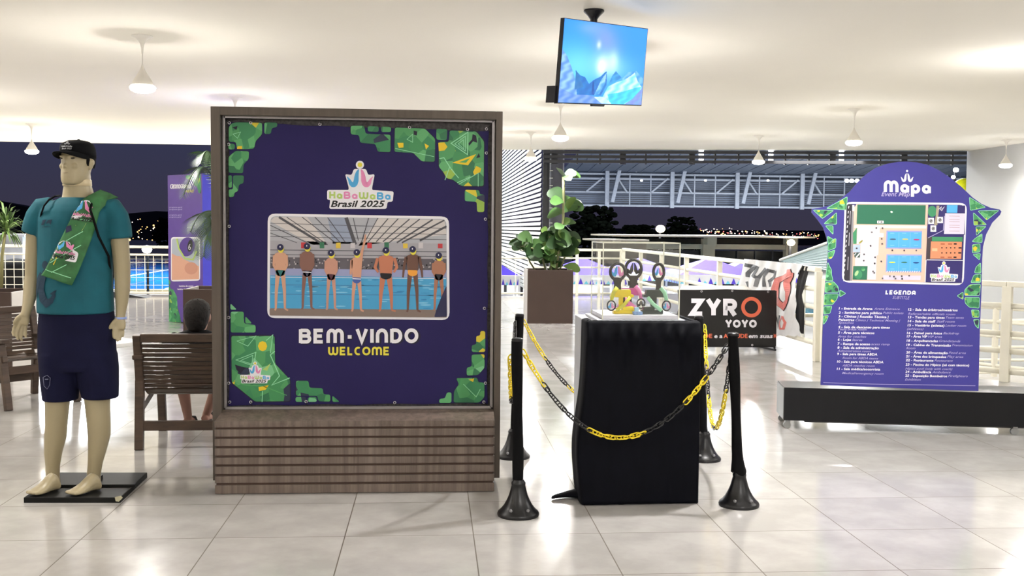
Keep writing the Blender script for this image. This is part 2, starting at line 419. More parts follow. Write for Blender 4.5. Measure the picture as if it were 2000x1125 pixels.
# ------------------------------------------------------------------ materials of prints
PUR = mat('banner_purple', (38, 32, 84), .6, spec=.2, var=.03, scale=3)
MAPP = mat('map_sign_purple', (58, 55, 138), .4, var=.02, scale=3)
WHT = mat('print_white', (236, 234, 240), .5, var=0); BLK = mat('print_black', (20, 19, 22), .5, var=0)
NAVYP = mat('print_navy', (34, 34, 74), .5, var=0); YEL = mat('print_yellow', (226, 214, 70), .5, var=0)
LBLUE = mat('print_light_blue', (80, 168, 222), .5, var=0); PINK = mat('print_pink', (226, 140, 186), .5, var=0)
LIME = mat('print_lime', (178, 204, 110), .5, var=0); YLW2 = mat('print_gold', (232, 200, 40), .5, var=0)
GLINE = mat('print_mint', (150, 220, 176), .5, var=0); GMID = mat('print_mid_green', (84, 166, 98), .5, var=0); DPUR = mat('print_dark_outline', (22, 19, 46), .5, var=0)
LILAC = mat('print_lilac', (176, 168, 214), .5, var=0)
def green_mat(nm='print_green_pattern', scl=16):
    m = bpy.data.materials.new(nm); m.use_nodes = True; t = m.node_tree; b = t.nodes['Principled BSDF']; N = t.nodes.new; L = t.links.new
    tcn = N('ShaderNodeTexCoord'); v = N('ShaderNodeTexVoronoi'); v.inputs['Scale'].default_value = scl; v.inputs['Randomness'].default_value = 1
    L(tcn.outputs['Object'], v.inputs['Vector']); sp = N('ShaderNodeSeparateColor'); L(v.outputs['Color'], sp.inputs[0])
    r = N('ShaderNodeValToRGB'); r.color_ramp.interpolation = 'CONSTANT'
    cs = [(0, (52, 132, 84)), (.25, (74, 152, 92)), (.45, (40, 112, 74)), (.6, (92, 170, 108)), (.74, (60, 140, 84)), (.86, (150, 186, 74)), (.91, (214, 196, 48)), (.94, (34, 44, 72)), (.975, (120, 194, 140))]
    els = r.color_ramp.elements; els[0].position = 0; els[0].color = rgb(*cs[0][1]); els[1].position = cs[1][0]; els[1].color = rgb(*cs[1][1])
    for p, c in cs[2:]: e = els.new(p); e.color = rgb(*c)
    L(sp.outputs[0], r.inputs[0]); L(r.outputs[0], b.inputs['Base Color']); b.inputs['Roughness'].default_value = .5
    return m
GRN = green_mat(); GRN2 = green_mat('print_green_small_pattern', 42)

def logo(a, cx, top, w, layer=3, full=True, mono=None):
    """two dolphin-like figures under a ball, over the event name; cx centre, top = top of ball, w = width of the lettering"""
    k = w/128.
    X = lambda x: cx+x*k
    Y = lambda y: top+y*k
    if mono is None:
        if full: a.rrect([(X(-64), Y(57)), (X(-22), Y(57)), (X(-22), Y(52)), (X(-29), Y(26)), (X(-16), Y(28)), (X(-12), Y(16)), (X(12), Y(16)), (X(16), Y(28)), (X(29), Y(26)), (X(24), Y(52)), (X(24), Y(57)), (X(66), Y(60)), (X(64), Y(80)), (X(54), Y(80)), (X(52), Y(94)), (X(-60), Y(94)), (X(-58), Y(76)), (X(-64), Y(76))], 4*k, WHT, layer)
        else: a.rrect([(X(-24), Y(56)), (X(-29), Y(26)), (X(-16), Y(28)), (X(-12), Y(16)), (X(12), Y(16)), (X(16), Y(28)), (X(29), Y(26)), (X(24), Y(56))], 4*k, WHT, layer)
        a.ell(X(0), Y(8), 8*k, 8*k, WHT, layer); a.ell(X(0), Y(8), 4.6*k, 4.6*k, YEL, layer+1)
    else: a.ell(X(0), Y(7), 4.5*k, 4.5*k, mono, layer+1)
    cl = (mono, mono) if mono else (LBLUE, PINK)
    for sgn, m in ((-1, cl[0]), (1, cl[1])):
        pts = [(2.5, 17), (5, 23), (6.6, 31), (7.4, 39), (10, 45.5), (14, 47), (18, 43.5), (20.5, 38), (25, 31)]
        ws = [2, 6, 8.4, 9.6, 9.8, 9.4, 7.6, 5, 1.2]
        sp_, sw_ = [], []
        for i in range(len(pts)-1):
            p0, p1, p2, p3 = pts[max(i-1, 0)], pts[i], pts[i+1], pts[min(i+2, len(pts)-1)]
            for j in range(4):
                t = j/4; c = lambda k_: .5*(2*p1[k_]+(p2[k_]-p0[k_])*t+(2*p0[k_]-5*p1[k_]+4*p2[k_]-p3[k_])*t*t+(3*p1[k_]-p0[k_]-3*p2[k_]+p3[k_])*t**3)
                sp_.append((c(0), c(1))); sw_.append(ws[i]+(ws[i+1]-ws[i])*t)
        sp_.append(pts[-1]); sw_.append(ws[-1])
        a.stroke([(X(sgn*x), Y(y)) for x, y in sp_], [q*k for q in sw_], m, layer+1)
    if full and mono is None:
        a.glyphs('HaBaWaBa', X(-60), Y(74), 14.5*k, LIME, w=120*k, th=.24, gap=.16, layer=layer+1, sl=.02, mats=[LIME, LIME, PINK, PINK, LIME, LIME, LBLUE, LBLUE])
        a.text('Brasil 2025', X(-57), Y(90), 12.5*k, BLK, w=106*k, layer=layer+1, shear=.25, sl=.0, bold=.025)

# ------------------------------------------------------------------ big framed banner (kiosk)
def wood(name, c1, c2, axis='X', rough=.5):
    m = bpy.data.materials.new(name); m.use_nodes = True; t = m.node_tree; b = t.nodes['Principled BSDF']; N = t.nodes.new; L = t.links.new
    tcn = N('ShaderNodeTexCoord'); mp = N('ShaderNodeMapping'); L(tcn.outputs['Object'], mp.inputs[0])
    mp.inputs['Scale'].default_value = (1, 1, 6) if axis == 'X' else (18, 18, 1)
    if axis == 'V': mp.inputs['Scale'].default_value = (7, 7, .35)
    n = N('ShaderNodeTexNoise'); n.inputs['Scale'].default_value = 4; n.inputs['Detail'].default_value = 6; n.inputs['Roughness'].default_value = .65; n.inputs['Distortion'].default_value = .4
    L(mp.outputs[0], n.inputs['Vector']); r = N('ShaderNodeValToRGB'); r.color_ramp.elements[0].position = .35; r.color_ramp.elements[1].position = .68
    r.color_ramp.elements[0].color = rgb(*c1); r.color_ramp.elements[1].color = rgb(*c2); L(n.outputs['Fac'], r.inputs[0]); L(r.outputs[0], b.inputs['Base Color'])
    b.inputs['Roughness'].default_value = rough; return m
walnut = wood('kiosk_walnut_laminate', (90, 78, 70), (126, 112, 103), 'V')
framew = wood('kiosk_frame_laminate', (76, 67, 59), (90, 80, 71), 'V')
grov = mat('kiosk_groove_dark', (74, 55, 45), .7)
alum = mat('aluminium_trim', (150, 146, 148), .35, .8)
KY = 5.82
kiosk = thing('banner_kiosk', 'tall dark wood framed kiosk holding the large purple welcome banner', 'display stand', (-.40, 5.9, 0))
def kb(mb, name, m=None, **k): return local(kiosk, mb).build(name, m, kiosk, **k)
FT, FZ0 = .0, .05
xl, xr, zt = at(411, 205, KY).x, at(982, 220, KY).x, at(700, 212.6, KY).z
xl2, xr2 = at(431, 500, KY).x, at(967, 500, KY).x; zi = at(700, 229, KY).z; zb = at(700, 806, KY).z
bm = MB(); bm.box(((xl+xl2)/2, KY+.16, (zt+FZ0)/2), (xl2-xl, .32, zt-FZ0), framew); kb(bm, 'side_post', bevel=.002)
bm = MB(); bm.box(((xr+xr2)/2, KY+.16, (zt+FZ0)/2), (xr-xr2, .32, zt-FZ0), framew); kb(bm, 'side_post', bevel=.002)
bm = MB(); bm.box(((xl2+xr2)/2, KY+.16, (zt+zi)/2), (xr2-xl2, .32, zt-zi), framew); kb(bm, 'top_rail', bevel=.002)
bm = MB(); bm.box(((xl2+xr2)/2, KY+.2, (zb+zt)/2), (xr2-xl2, .05, zt-zb-.05), framew); kb(bm, 'back_panel')
# aluminium trim frame inside
t_ = .012
bm = MB(); yb = KY+.05
for a, b2 in (((xl2+t_, zi-.004), (xr2-t_, zi-.004)), ((xl2+t_, zb+.02), (xr2-t_, zb+.02)), ((xl2+t_, zb+.02), (xl2+t_, zi)), ((xr2-t_, zb+.02), (xr2-t_, zi))):
    bm.beam((a[0], yb, a[1]), (b2[0], yb, b2[1]), .014, .012, alum, up=(0, 1, 0))
kb(bm, 'metal_trim')
# perforated strip behind the sheet
bm = MB(); bm.box(((xl2+xr2)/2, KY+.10, (zb+zi)/2), (xr2-xl2, .012, zi-zb), mat('dark_mesh_backing', (66, 62, 62), .6, var=.35, scale=60)); kb(bm, 'mesh_backing')
# base
KB = 5.71
bxl, bxr = at(420, 960, KB).x, at(965, 955, KB).x; bz = at(700, 822, KB).z
bm = MB(); bm.box(((bxl+bxr)/2, KB+.209, bz/2+.01), (bxr-bxl-.012, .40, bz-.03), grov); kb(bm, 'base_box')
bm = MB(); bm.box(((bxl+bxr)/2, KB+.2, .009), (bxr-bxl-.03, .36, .018), BLK); kb(bm, 'plinth')
ys = [822, 838.6, 856.6, 875, 893, 910.5, 929, 946.6, 964]
for i in range(8):
    z1 = at(700, ys[i]-1 if i else 823, KB).z; z0 = at(700, ys[i+1]-5.2 if i < 7 else 962, KB).z
    bm = MB(); bm.box(((bxl+bxr)/2, KB+.01, (z0+z1)/2), (bxr-bxl, .022, z1-z0), walnut); kb(bm, 'slat', bevel=.0015)
bm = MB(); bm.prism([(bxl, KB-.005, bz-.02), (bxr, KB-.005, bz-.02), (bxr-.0, KB-.005, bz), (bxl, KB-.005, bz)], (0, .12, 0), walnut)
bm.add([(bxl, KB-.005, bz), (bxr, KB-.005, bz), (xr2, KY+.04, zb+.012), (xl2, KY+.04, zb+.012), (bxl, KB+.14, bz-.03), (bxr, KB+.14, bz-.03)], [(0, 1, 2, 3), (0, 3, 4), (1, 5, 2), (3, 2, 5, 4), (0, 4, 5, 1)], walnut)
kb(bm, 'sill', bevel=.001)

# the vinyl sheet is tied into the frame: its own thing
BP = Plane((-.4, KY+.085, 1.2), (1, 0, 0), (0, 0, 1), .0007)
banner = thing('welcome_banner', 'purple welcome banner with green corners and a swimmers photo, tied inside the kiosk frame', 'banner', (-.40, KY+.085, .5))
# sheet with slack edges between the ties (real geometry)
bm = MB(); TL, TR, BR_, BL_ = (446, 238), (955, 256), (953, 789), (446, 793)
def lerp(a, b, t): return (a[0]+(b[0]-a[0])*t, a[1]+(b[1]-a[1])*t)
edge = []
for a, b2, kn, dv in ((TL, TR, 5, (0, 1)), (TR, BR_, 5, (-1, 0)), (BR_, BL_, 4, (0, -1)), (BL_, TL, 5, (1, 0))):
    for i in range(24):
        t = i/24; p = lerp(a, b2, t); s_ = 2.2*abs(math.sin(PI*t*kn)); edge.append((p[0]+dv[0]*s_, p[1]+dv[1]*s_))
bm.prism([BP.hit(x, y, 0) for x, y in edge], (0, .002, 0), PUR)
local(banner, bm); sheet = bm.build('vinyl_sheet', parent=banner)
A = Art(BP)
# green tiles
tiles = [
 [(446, 248), (452, 240), (462, 238), (513, 239), (513, 262), (500, 276), (497, 291), (478, 292), (461, 291), (461, 278), (446, 277)],
 [(516, 239), (542, 239), (542, 248), (531, 250), (529, 262), (516, 262)], [(446, 280), (459, 281), (459, 292), (446, 292)],
 [(446, 306), (460, 294), (487, 295), (486, 311), (476, 321), (475, 339), (446, 338)], [(455, 342), (477, 342), (476, 358), (467, 360), (465, 374), (458, 376), (457, 385), (447, 386), (446, 370), (455, 370)], [(446, 342), (453, 342), (453, 367), (446, 367)],
 [(684, 245), (711, 245), (714, 261), (764, 263), (764, 298), (738, 297), (734, 282), (703, 279), (701, 264), (684, 262)], [(718, 246), (740, 247), (740, 258), (718, 257)], [(744, 247), (764, 248), (764, 258), (744, 258)],
 [(770, 248), (830, 250), (851, 271), (850, 317), (824, 316), (807, 299), (769, 297)],
 [(852, 251), (874, 252), (873, 274), (852, 273)],
 [(878, 253), (931, 255), (947, 275), (946, 365), (902, 365), (884, 352), (871, 349), (866, 338), (856, 326), (856, 276), (876, 276)],
 [(907, 370), (936, 371), (937, 379), (947, 380), (946, 415), (932, 415), (931, 394), (907, 393)],
 [(450, 592), (463, 605), (450, 605)], [(450, 608), (476, 608), (477, 632), (500, 635), (500, 650), (450, 650)], [(479, 617), (493, 632), (479, 632)],
 [(450, 654), (537, 654), (538, 710), (568, 742), (568, 785), (498, 786), (451, 748)],
 [(577, 743), (602, 743), (604, 757), (631, 758), (632, 770), (646, 771), (646, 785), (622, 784), (620, 773), (577, 773)], [(577, 775), (598, 775), (598, 785), (577, 785)], [(601, 775), (619, 775), (619, 785), (601, 785)], [(649, 772), (664, 785), (649, 785)],
 [(938, 646), (948, 646), (948, 688), (921, 688), (921, 674), (930, 673), (930, 656), (938, 655)], [(921, 692), (947, 691), (947, 718), (934, 733), (911, 734), (911, 718), (921, 716)],
 [(904, 738), (933, 737), (934, 746), (947, 747), (947, 776), (937, 787), (885, 787), (886, 764), (896, 750), (890, 738)], [(873, 766), (882, 766), (882, 787), (857, 787), (858, 779), (869, 778)]]
class CornerArt:
    """routes each shape to the print of the corner it lies in"""
    def __init__(s): s.q = {}
    def pick(s, p): k = (p[0] > 690, p[1] > 500); return s.q.setdefault(k, Art(BP))
    def rrect(s, pts, *a): s.pick(pts[0]).rrect(pts, *a)
    def poly(s, pts, *a): s.pick(pts[0]).poly(pts, *a)
    def stroke(s, pts, *a, **k): s.pick(pts[0]).stroke(pts, *a, **k)
    def ell(s, x, y, *a, **k): s.pick((x, y)).ell(x, y, *a, **k)
A = CornerArt()
for p in tiles: A.rrect(p, 5, DPUR, 1); 
for p in tiles:
    cx = sum(q[0] for q in p)/len(p); cy = sum(q[1] for q in p)/len(p)
    A.rrect([(cx+(x-cx)*.97, cy+(y-cy)*.97) for x, y in p], 4, GRN, 2)
# larger drawn figures on the big tiles
def tri(pts, w, m, l=3): A.stroke(pts, w, m, l, closed=True)
tri([(881, 280), (914, 258), (913, 302)], 1.6, GLINE); tri([(888, 281), (909, 266), (909, 295)], 1.2, GLINE); tri([(895, 281), (905, 273), (906, 291)], 1.2, GLINE)
A.poly([(883, 318), (930, 301), (914, 323)], YLW2, 3); A.poly([(896, 317), (918, 309), (910, 318)], GMID, 4)
A.poly([(856, 279), (868, 278), (874, 287), (868, 294), (857, 295)], YLW2, 3); A.poly([(930, 324), (940, 329), (938, 336), (926, 342), (924, 336)], YLW2, 3)
A.stroke([(858, 310), (867, 308), (881, 330), (896, 348)], 1.6, GLINE, 3); A.stroke([(878, 327), (869, 352)], 1.4, GLINE, 3); A.stroke([(893, 357), (919, 345)], 1.4, GLINE, 3); A.stroke([(896, 360), (934, 338), (934, 364)], 1.3, GLINE, 3)
A.poly([(923, 262), (930, 265), (932, 279), (924, 276), (916, 285), (915, 280), (922, 272)], DPUR, 3); A.poly([(935, 299), (938, 307), (930, 309)], DPUR, 3)
A.poly([(776, 279), (788, 279), (788, 288), (779, 289)], YLW2, 3); A.poly([(829, 280), (838, 285), (832, 292)], YLW2, 3); tri([(795, 272), (806, 262), (806, 278)], 1, GLINE); A.poly([(808, 255), (815, 257), (814, 265), (808, 263)], DPUR, 3)
A.stroke([(772, 290), (800, 296), (848, 306)], 1, GLINE, 3)
tri([(463, 666), (500, 656), (484, 676)], 1.2, GLINE); A.ell(513, 676, 9, 10, YLW2, 3, 8); A.stroke([(520, 665), (533, 654), (528, 690)], 1.4, GLINE, 3)
tri([(461, 703), (500, 688), (496, 715)], 1.3, GLINE); tri([(470, 704), (494, 694), (492, 711)], 1.1, GLINE); A.stroke([(537, 686), (528, 693), (546, 734), (531, 752), (566, 738)], 1.8, GLINE, 3)
A.poly([(459, 712), (472, 716), (482, 718), (476, 722), (470, 730), (462, 722)], DPUR, 3); A.poly([(513, 722), (529, 709), (522, 724)], LIME, 3)
A.poly([(505, 756), (525, 752), (519, 761), (506, 764)], YLW2, 3); A.stroke([(456, 745), (480, 752), (514, 754), (560, 772)], 1.3, GMID, 3); A.stroke([(513, 764), (512, 785)], 1.4, GLINE, 3)
A.poly([(464, 286), (473, 285), (473, 291), (463, 291)], YLW2, 3); tri([(455, 262), (470, 258), (464, 270)], 1, GLINE); A.poly([(454, 249), (464, 246), (462, 254)], DPUR, 3)
A.poly([(915, 741), (926, 739), (924, 746)], YLW2, 3); A.stroke([(905, 750), (930, 775), (938, 760)], 1.1, GLINE, 3)
for (rt, lo), art_ in A.q.items(): art_.build('corner_print', banner, 'green %s %s corner print' % ('lower' if lo else 'upper', 'right' if rt else 'left'))
A = Art(BP); logo(A, 703, 314, 128); A.build('event_logo', banner, 'event logo with blue and pink figures'); 
A = Art(BP); logo(A, 498.5, 706, 58, 4); A.build('small_event_logo', banner, 'small event logo on the lower left green shape')
A = Art(BP); A.glyphs('BEM-VINDO', 586, 673, 30, DPUR, w=235, th=.25, gap=.15, layer=1, sl=-.004)
A.glyphs('BEM-VINDO', 584, 671, 29, WHT, w=233, th=.235, gap=.16, layer=3, sl=-.004); A.glyphs('WELCOME', 642, 695, 17.5, DPUR, w=121, th=.24, gap=.16, layer=1); A.glyphs('WELCOME', 641, 694, 17, YEL, w=120, th=.22, gap=.17, layer=3)
A.build('lettering', banner, 'white and yellow welcome lettering')

# photograph printed in the middle
A = Art(BP)
fr = [(523, 417), (877, 423), (878, 625), (522, 621)]
A.rrect(fr, 15, WHT, 1)
x0, x1 = 528, 872
SL = .012
def PC(n, *c): return mat('photo_'+n, c, .5, var=0)
sky_ = PC('roof_light', 176, 178, 186); beam_ = PC('roof_beam', 84, 84, 90); crowd = PC('crowd', 92, 88, 96); crowd2 = PC('crowd_light', 176, 168, 172); wallp = PC('wall', 168, 166, 174)
water = PC('water', 70, 158, 206); water2 = PC('water_light', 132, 196, 226); deckp = PC('deck', 128, 112, 104); farp = PC('far_deck', 150, 156, 196); roof2 = PC('roof_pale', 208, 202, 200)
A.rrect([(528, 422), (872, 428), (873, 620), (527, 616)], 12, sky_, 2)
A.poly([(528, 470), (872, 476), (872, 508), (528, 503)], wallp, 3)
A.poly([(536, 424), (600, 424), (640, 478), (610, 478), (528, 432)], roof2, 3); A.poly([(640, 425), (678, 425), (690, 476), (650, 476)], PC('roof_blue', 150, 160, 182), 3); A.poly([(740, 426), (868, 430), (872, 458), (700, 480)], roof2, 3)
for a, b2, w_ in (((545, 424), (632, 478), 4.5), ((560, 424), (640, 478), 1.5), ((528, 440), (600, 474), 1.5), ((528, 455), (580, 474), 1.2), ((676, 425), (694, 478), 7), ((690, 426), (700, 470), 1.5), ((720, 426), (706, 474), 1.6), ((738, 426), (712, 474), 1.6), ((758, 427), (718, 474), 2), ((778, 427), (735, 472), 2), ((800, 428), (748, 472), 2.2), ((820, 428), (760, 474), 2.2), ((845, 429), (775, 474), 3), ((868, 430), (785, 474), 3), ((872, 442), (820, 470), 4), ((590, 424), (655, 474), 1.5), ((615, 424), (665, 474), 1.5), ((640, 425), (675, 474), 1.5), ((528, 436), (872, 446), 1), ((528, 450), (872, 458), 1), ((528, 462), (872, 468), 1), ((528, 488), (872, 492), 1.4), ((528, 497), (872, 501), 1.2)):
    A.stroke([a, b2], w_, beam_, 4)
for i in range(9):
    fx = 590+i*33+rnd.uniform(-5, 5); A.rect(fx, 474+rnd.uniform(-1, 2), fx+9, 485, PC('flag%d' % (i % 4), *[(196, 60, 66), (60, 120, 90), (220, 190, 70), (200, 196, 200)][i % 4]), 5)
A.poly([(528, 502), (872, 506), (872, 528), (528, 526)], crowd, 5)
for i in range(120):
    cx = rnd.uniform(530, 870); cy = rnd.uniform(504, 526); A.ell(cx, cy, rnd.uniform(1, 2.2), rnd.uniform(1, 2.2), crowd2 if i % 3 else BLK, 6, 6)
A.poly([(528, 524), (872, 528), (872, 544), (528, 540)], farp, 7); A.poly([(528, 538), (872, 542), (872, 606), (528, 604)], water, 8)
for i in range(60):
    cx = rnd.uniform(535, 865); cy = rnd.uniform(546, 602); w_ = rnd.uniform(4, 14); A.ell(cx, cy, min(w_, cx-529, 871-cx), rnd.uniform(.5, 1.3), water2 if i % 3 else PC('water_dark', 46, 126, 182), 9, 8)
for yy in (541, 556, 574): A.stroke([(529, yy), (871, yy+3)], 1.1, WHT if yy == 541 else PC('rope', 60, 110, 160), 9)
A.rrect([(527, 602), (872, 605), (873, 620), (527, 616)], 3, deckp, 9); A.rrect([(852, 606), (862, 580), (872, 558), (873, 618), (848, 619)], 3, NAVYP, 12)
skins = [(206, 158, 132), (130, 92, 82), (196, 146, 128), (208, 154, 128), (190, 120, 92), (104, 72, 60), (168, 116, 92)]
trk = [(38, 110, 110), (70, 70, 92), (88, 48, 60), (70, 96, 168), (20, 20, 26), (232, 160, 60), (20, 22, 34)]
boys = [(548, 480, 532, 606, 1.0, 0), (600, 478, 533, 604, .95, 1), (647, 491, 540, 605, .85, 0), (697, 490, 546, 608, .9, 2), (754, 486, 538, 608, 1.25, 3), (806, 484, 532, 609, 1.05, 4), (857, 496, 540, 606, .9, 0)]
for i, (bx, hy, hp, fy, k, ps) in enumerate(boys):
    sk = PC('skin%d' % i, *skins[i]); tk = PC('trunks%d' % i, *trk[i]); sh = hy+16
    for sgn in (-1, 1):
        A.stroke([(bx+sgn*5*k, hp+3), (bx+sgn*8*k, (hp+fy)/2), (bx+sgn*9*k, fy-3)], [9*k, 6*k, 4], sk, 10)
        A.stroke([(bx+sgn*9*k, fy-3), (bx+sgn*(15 if sgn > 0 else 11)*k, fy)], [4, 3], sk, 10)
    A.rrect([(bx-12*k, sh), (bx-3, sh-4), (bx+3, sh-4), (bx+12*k, sh), (bx+9*k, hp), (bx-9*k, hp)], 4, sk, 11)
    if ps == 2: A.stroke([(bx+8, sh+4), (bx+10, sh-14), (bx+16, hy-22), (bx+17, hy-32)], [6, 5, 4, 2.5], sk, 12); A.stroke([(bx-10, sh+2), (bx-12, hp-10)], [5, 4], sk, 11)
    else:
        for sgn in (-1, 1):
            if ps in (3,): A.stroke([(bx+sgn*13*k, sh+2), (bx+sgn*17*k, (sh+hp)/2+2), (bx+sgn*12*k, hp-6)], [6, 5.5, 4], sk, 11)
            elif ps == 4: A.stroke([(bx+sgn*12*k, sh+2), (bx+sgn*16*k, (sh+hp)/2+4), (bx+sgn*18*k, hp+10)], [6, 5, 3.5], sk, 11)
            else: A.stroke([(bx+sgn*12*k, sh+2), (bx+sgn*13*k, (sh+hp)/2+4), (bx+sgn*2*k, hp+8)], [5, 4.5, 3.5], sk, 12)
    A.rrect([(bx-9.5*k, hp-5), (bx+9.5*k, hp-4), (bx+8*k, hp+5), (bx, hp+8), (bx-8*k, hp+5)], 3, tk, 12)
    if i in (3, 1): A.stroke([(bx-9*k, hp-2), (bx+9*k, hp-1)], 1.6, WHT, 13); 
    A.ell(bx+1, hy+6, 6, 8, YEL, 12, 12); A.ell(bx, hy+3, 6.5, 6.5, NAVYP, 13, 12); A.ell(bx-.5, hy+2, 1.2, 1.8, WHT, 14, 6)
A.build('printed_photograph', banner, 'printed photo of seven young swimmers standing at a pool')
# eyelets and ties
ey = [(448, 240), (490, 240), (625, 243), (800, 249), (913, 253), (950, 252), (950, 299), (948, 428), (946, 602), (948, 748), (945, 785), (771, 786), (598, 784), (490, 785), (449, 785), (447, 748), (447, 620), (448, 442), (447, 282)]
eym = mat('eyelet_metal', (214, 210, 216), .3, .6); tie = mat('black_cable_tie', (16, 15, 17), .5)
for x, y in ey:
    p = BP.hit(x, y, 8); bm = MB()
    bm.tube([p+Vector((math.cos(a)*.0065, 0, math.sin(a)*.0065)) for a in [2*PI*k/12 for k in range(12)]], .0022, 6, closed=True, cap=False); local(banner, bm); eo = bm.build('eyelet', eym, banner, True)
    q = (x+(10 if x > 930 else -10 if x < 460 else 3), y+(-9 if y < 260 else 9 if y > 770 else 0)) 
    bm = MB(); q3 = BP.hit(*q, 10)
    bm.tube([p, (p+q3)/2+Vector((0, -.002, 0)), q3], .002, 6); local(banner, bm); bm.build('cable_tie', tie, banner, True)
# ------------------------------------------------------------------ chain posts
blackp = mat('black_plastic', (15, 15, 18), .35, spec=.45, var=.04); sleeve = mat('black_fabric_sleeve', (8, 8, 10), .85, spec=.15, var=.1)
greyplug = mat('grey_plug', (120, 120, 122), .6)
def post(name_label, base, top, flare=0):
    b = onz(*base); t = thing('chain_post', name_label, 'post', b, 0, 'black chain posts around the draped pedestal')
    r_ = ray(*top); s_ = math.hypot(b.x, b.y)/math.hypot(r_[0], r_[1]); T = Vector(CAMP+r_*s_); h = T.z; lean = Vector((T.x-b.x, T.y-b.y, 0))
    m = MB(); m.lathe([(0, 0), (.104, 0), (.106, .010), (.102, .020), (.088, .032), (.072, .052), (.058, .078), (.047, .105), (.039, .135), (.034, .155), (.036, .160), (.036, .168), (.030, .174), (.028, .182), (0, .182)], n=36); m.build('weighted_base', blackp, t, True, angle=60)
    m = MB(); m.tube([(0, 0, .15), lean*.5+Vector((0, 0, h*.5)), lean+Vector((0, 0, h-.01))], .0225, 14); m.build('pole', blackp, t, True)
    m = MB(); n = 22; rings = []
    for i in range(n+1):
        f = i/n; z = .175+f*(h+.006-.175); c = lean*(z/h)
        rr = .0265+.0022*math.sin(f*9+flare)+(.012*max(0, 1-f*9) if flare else 0)
        rings.append([c+Vector((rr*(1+.05*math.sin(3*a+f*5))*math.cos(a)+(.006*max(0, 1-f*6) if flare else 0), rr*math.sin(a), z+(.012*math.sin(a*2+1)*(i == 0)))) for a in [2*PI*k/20 for k in range(20)]])
    m.rings(rings); m.build('fabric_sleeve', sleeve, t, True, angle=60)
    m = MB(); m.lathe([(0, h+.004), (.028, h+.004), (.028, h+.016), (.022, h+.02), (0, h+.02)], lean, 16); m.build('cap', blackp, t, True, angle=50)
    for a in (-2.1, -1.05): 
        m = MB(); rr = .081; m.tube([(rr*math.cos(a), rr*math.sin(a), .036), (1.1*rr*math.cos(a), 1.1*rr*math.sin(a), .045)], .008, 12); m.build('base_plug', greyplug, t, True)
    return b, h, lean
pFL = post('nearest black chain post, in front of the right side of the banner kiosk', (1012, 1006), (1010, 668))
pFR = post('black chain post with two grey plugs, front right of the draped pedestal', (1443, 987), (1432, 657), 1)
pBL = post('black chain post behind the nearest one, by the kiosk edge', (1003, 893), (1015, 619))
pBR = post('black chain post half hidden behind the right side of the draped pedestal', (1375, 898), (1365, 623))
chY = mat('yellow_chain_plastic', (240, 214, 36), .35, spec=.5, var=.02); chB = mat('black_chain_plastic', (22, 22, 24), .35, spec=.5)
def link_mesh(m):
    mb = MB(); L_, R_ = .0165, .0115; path = [(L_+R_*math.cos(a), R_*math.sin(a), 0) for a in [-PI/2+PI*k/6 for k in range(7)]]+[(-L_+R_*math.cos(a), R_*math.sin(a), 0) for a in [PI/2+PI*k/6 for k in range(7)]]
    mb.tube(path, .0036, 8, closed=True, cap=False); return mb
LK = {}
def chain(label, A, B, sag, zlow_frac, cols):
    """hangs between two posts; zlow_frac: where along the span the lowest point lies"""
    t = thing('plastic_chain', label, 'chain', A, 0, 'yellow and black plastic chains')
    N = 400; pts = []
    p = zlow_frac
    for i in range(N+1):
        u = i/N; P = A.lerp(B, u)
        par = ((u/p-1)**2 if u < p else ((u-p)/(1-p))**2)
        base = (A.z if u < p else B.z); low = min(A.z, B.z)-sag
        P.z = low+(base-low)*par; pts.append(P)
    acc = [0]
    for i in range(N): acc.append(acc[-1]+(pts[i+1]-pts[i]).length)
    L = acc[-1]; n = int(L/.0335); step = L/n; j = 0
    for i in range(n):
        d = (i+.5)*step
        while acc[j+1] < d: j += 1
        P = pts[j]; T = (pts[j+1]-pts[max(j-1, 0)]).normalized(); u = (i+.5)/n; side = 'Y' if sum(1 for c in cols if u > c) % 2 == (0 if cols[0] >= 0 else 1) else 'B'
        key = side
        if key not in LK: o = link_mesh(None).build('chain_link', chY if side == 'Y' else chB, t, True); LK[key] = o
        else: o = LK[key].copy(); COL.objects.link(o); o.parent = t
        up = Vector((0, 0, 1)); s_ = T.cross(up).normalized(); u2 = s_.cross(T); a = PI/4+(PI/2 if i % 2 else 0)+.2*math.sin(i*1.3)
        s2 = s_*math.cos(a)+u2*math.sin(a); w2 = T.cross(s2)
        M = Matrix((T, s2, w2)).transposed().to_4x4(); M.translation = P-A; o.matrix_local = M
    return t
def top_of(p, z, dx=0, dy=0): b, h, l = p; return Vector((b.x+l.x*z/h+dx, b.y+l.y*z/h+dy, z))
zl = at(1200, 857, 5.28).z
A_, B_ = top_of(pFL, .83, .03, 0), top_of(pFR, .845, -.03, 0)
chain('front chain sagging across the black draped pedestal', A_, B_, min(A_.z, B_.z)-zl, .47, [.13, .36, .56, .74, .87])
A_, B_ = top_of(pFL, .80, -.035, .02), top_of(pBL, .86, -.03, -.03)
chain('left chain hanging narrow between the two left posts', A_, B_, min(A_.z, B_.z)-at(1001, 782, 5.9).z, .5, [-1, .28, .5, .72, .99])
A_, B_ = top_of(pBL, .86, .03, 0), top_of(pBR, .84, -.03, 0)
chain('rear chain running behind the pedestal from the left rear post', A_, B_, .50, .5, [-1, .17, .33, .5, .66, .83])
A_, B_ = top_of(pBR, .84, .035, 0), top_of(pFR, .83, .0, .035)
chain('right chain hanging in a loop between the two right posts', A_, B_, min(A_.z, B_.z)-at(1398, 841, 5.9).z, .45, [-1, .16, .30, .46, .54, .80][0:6])

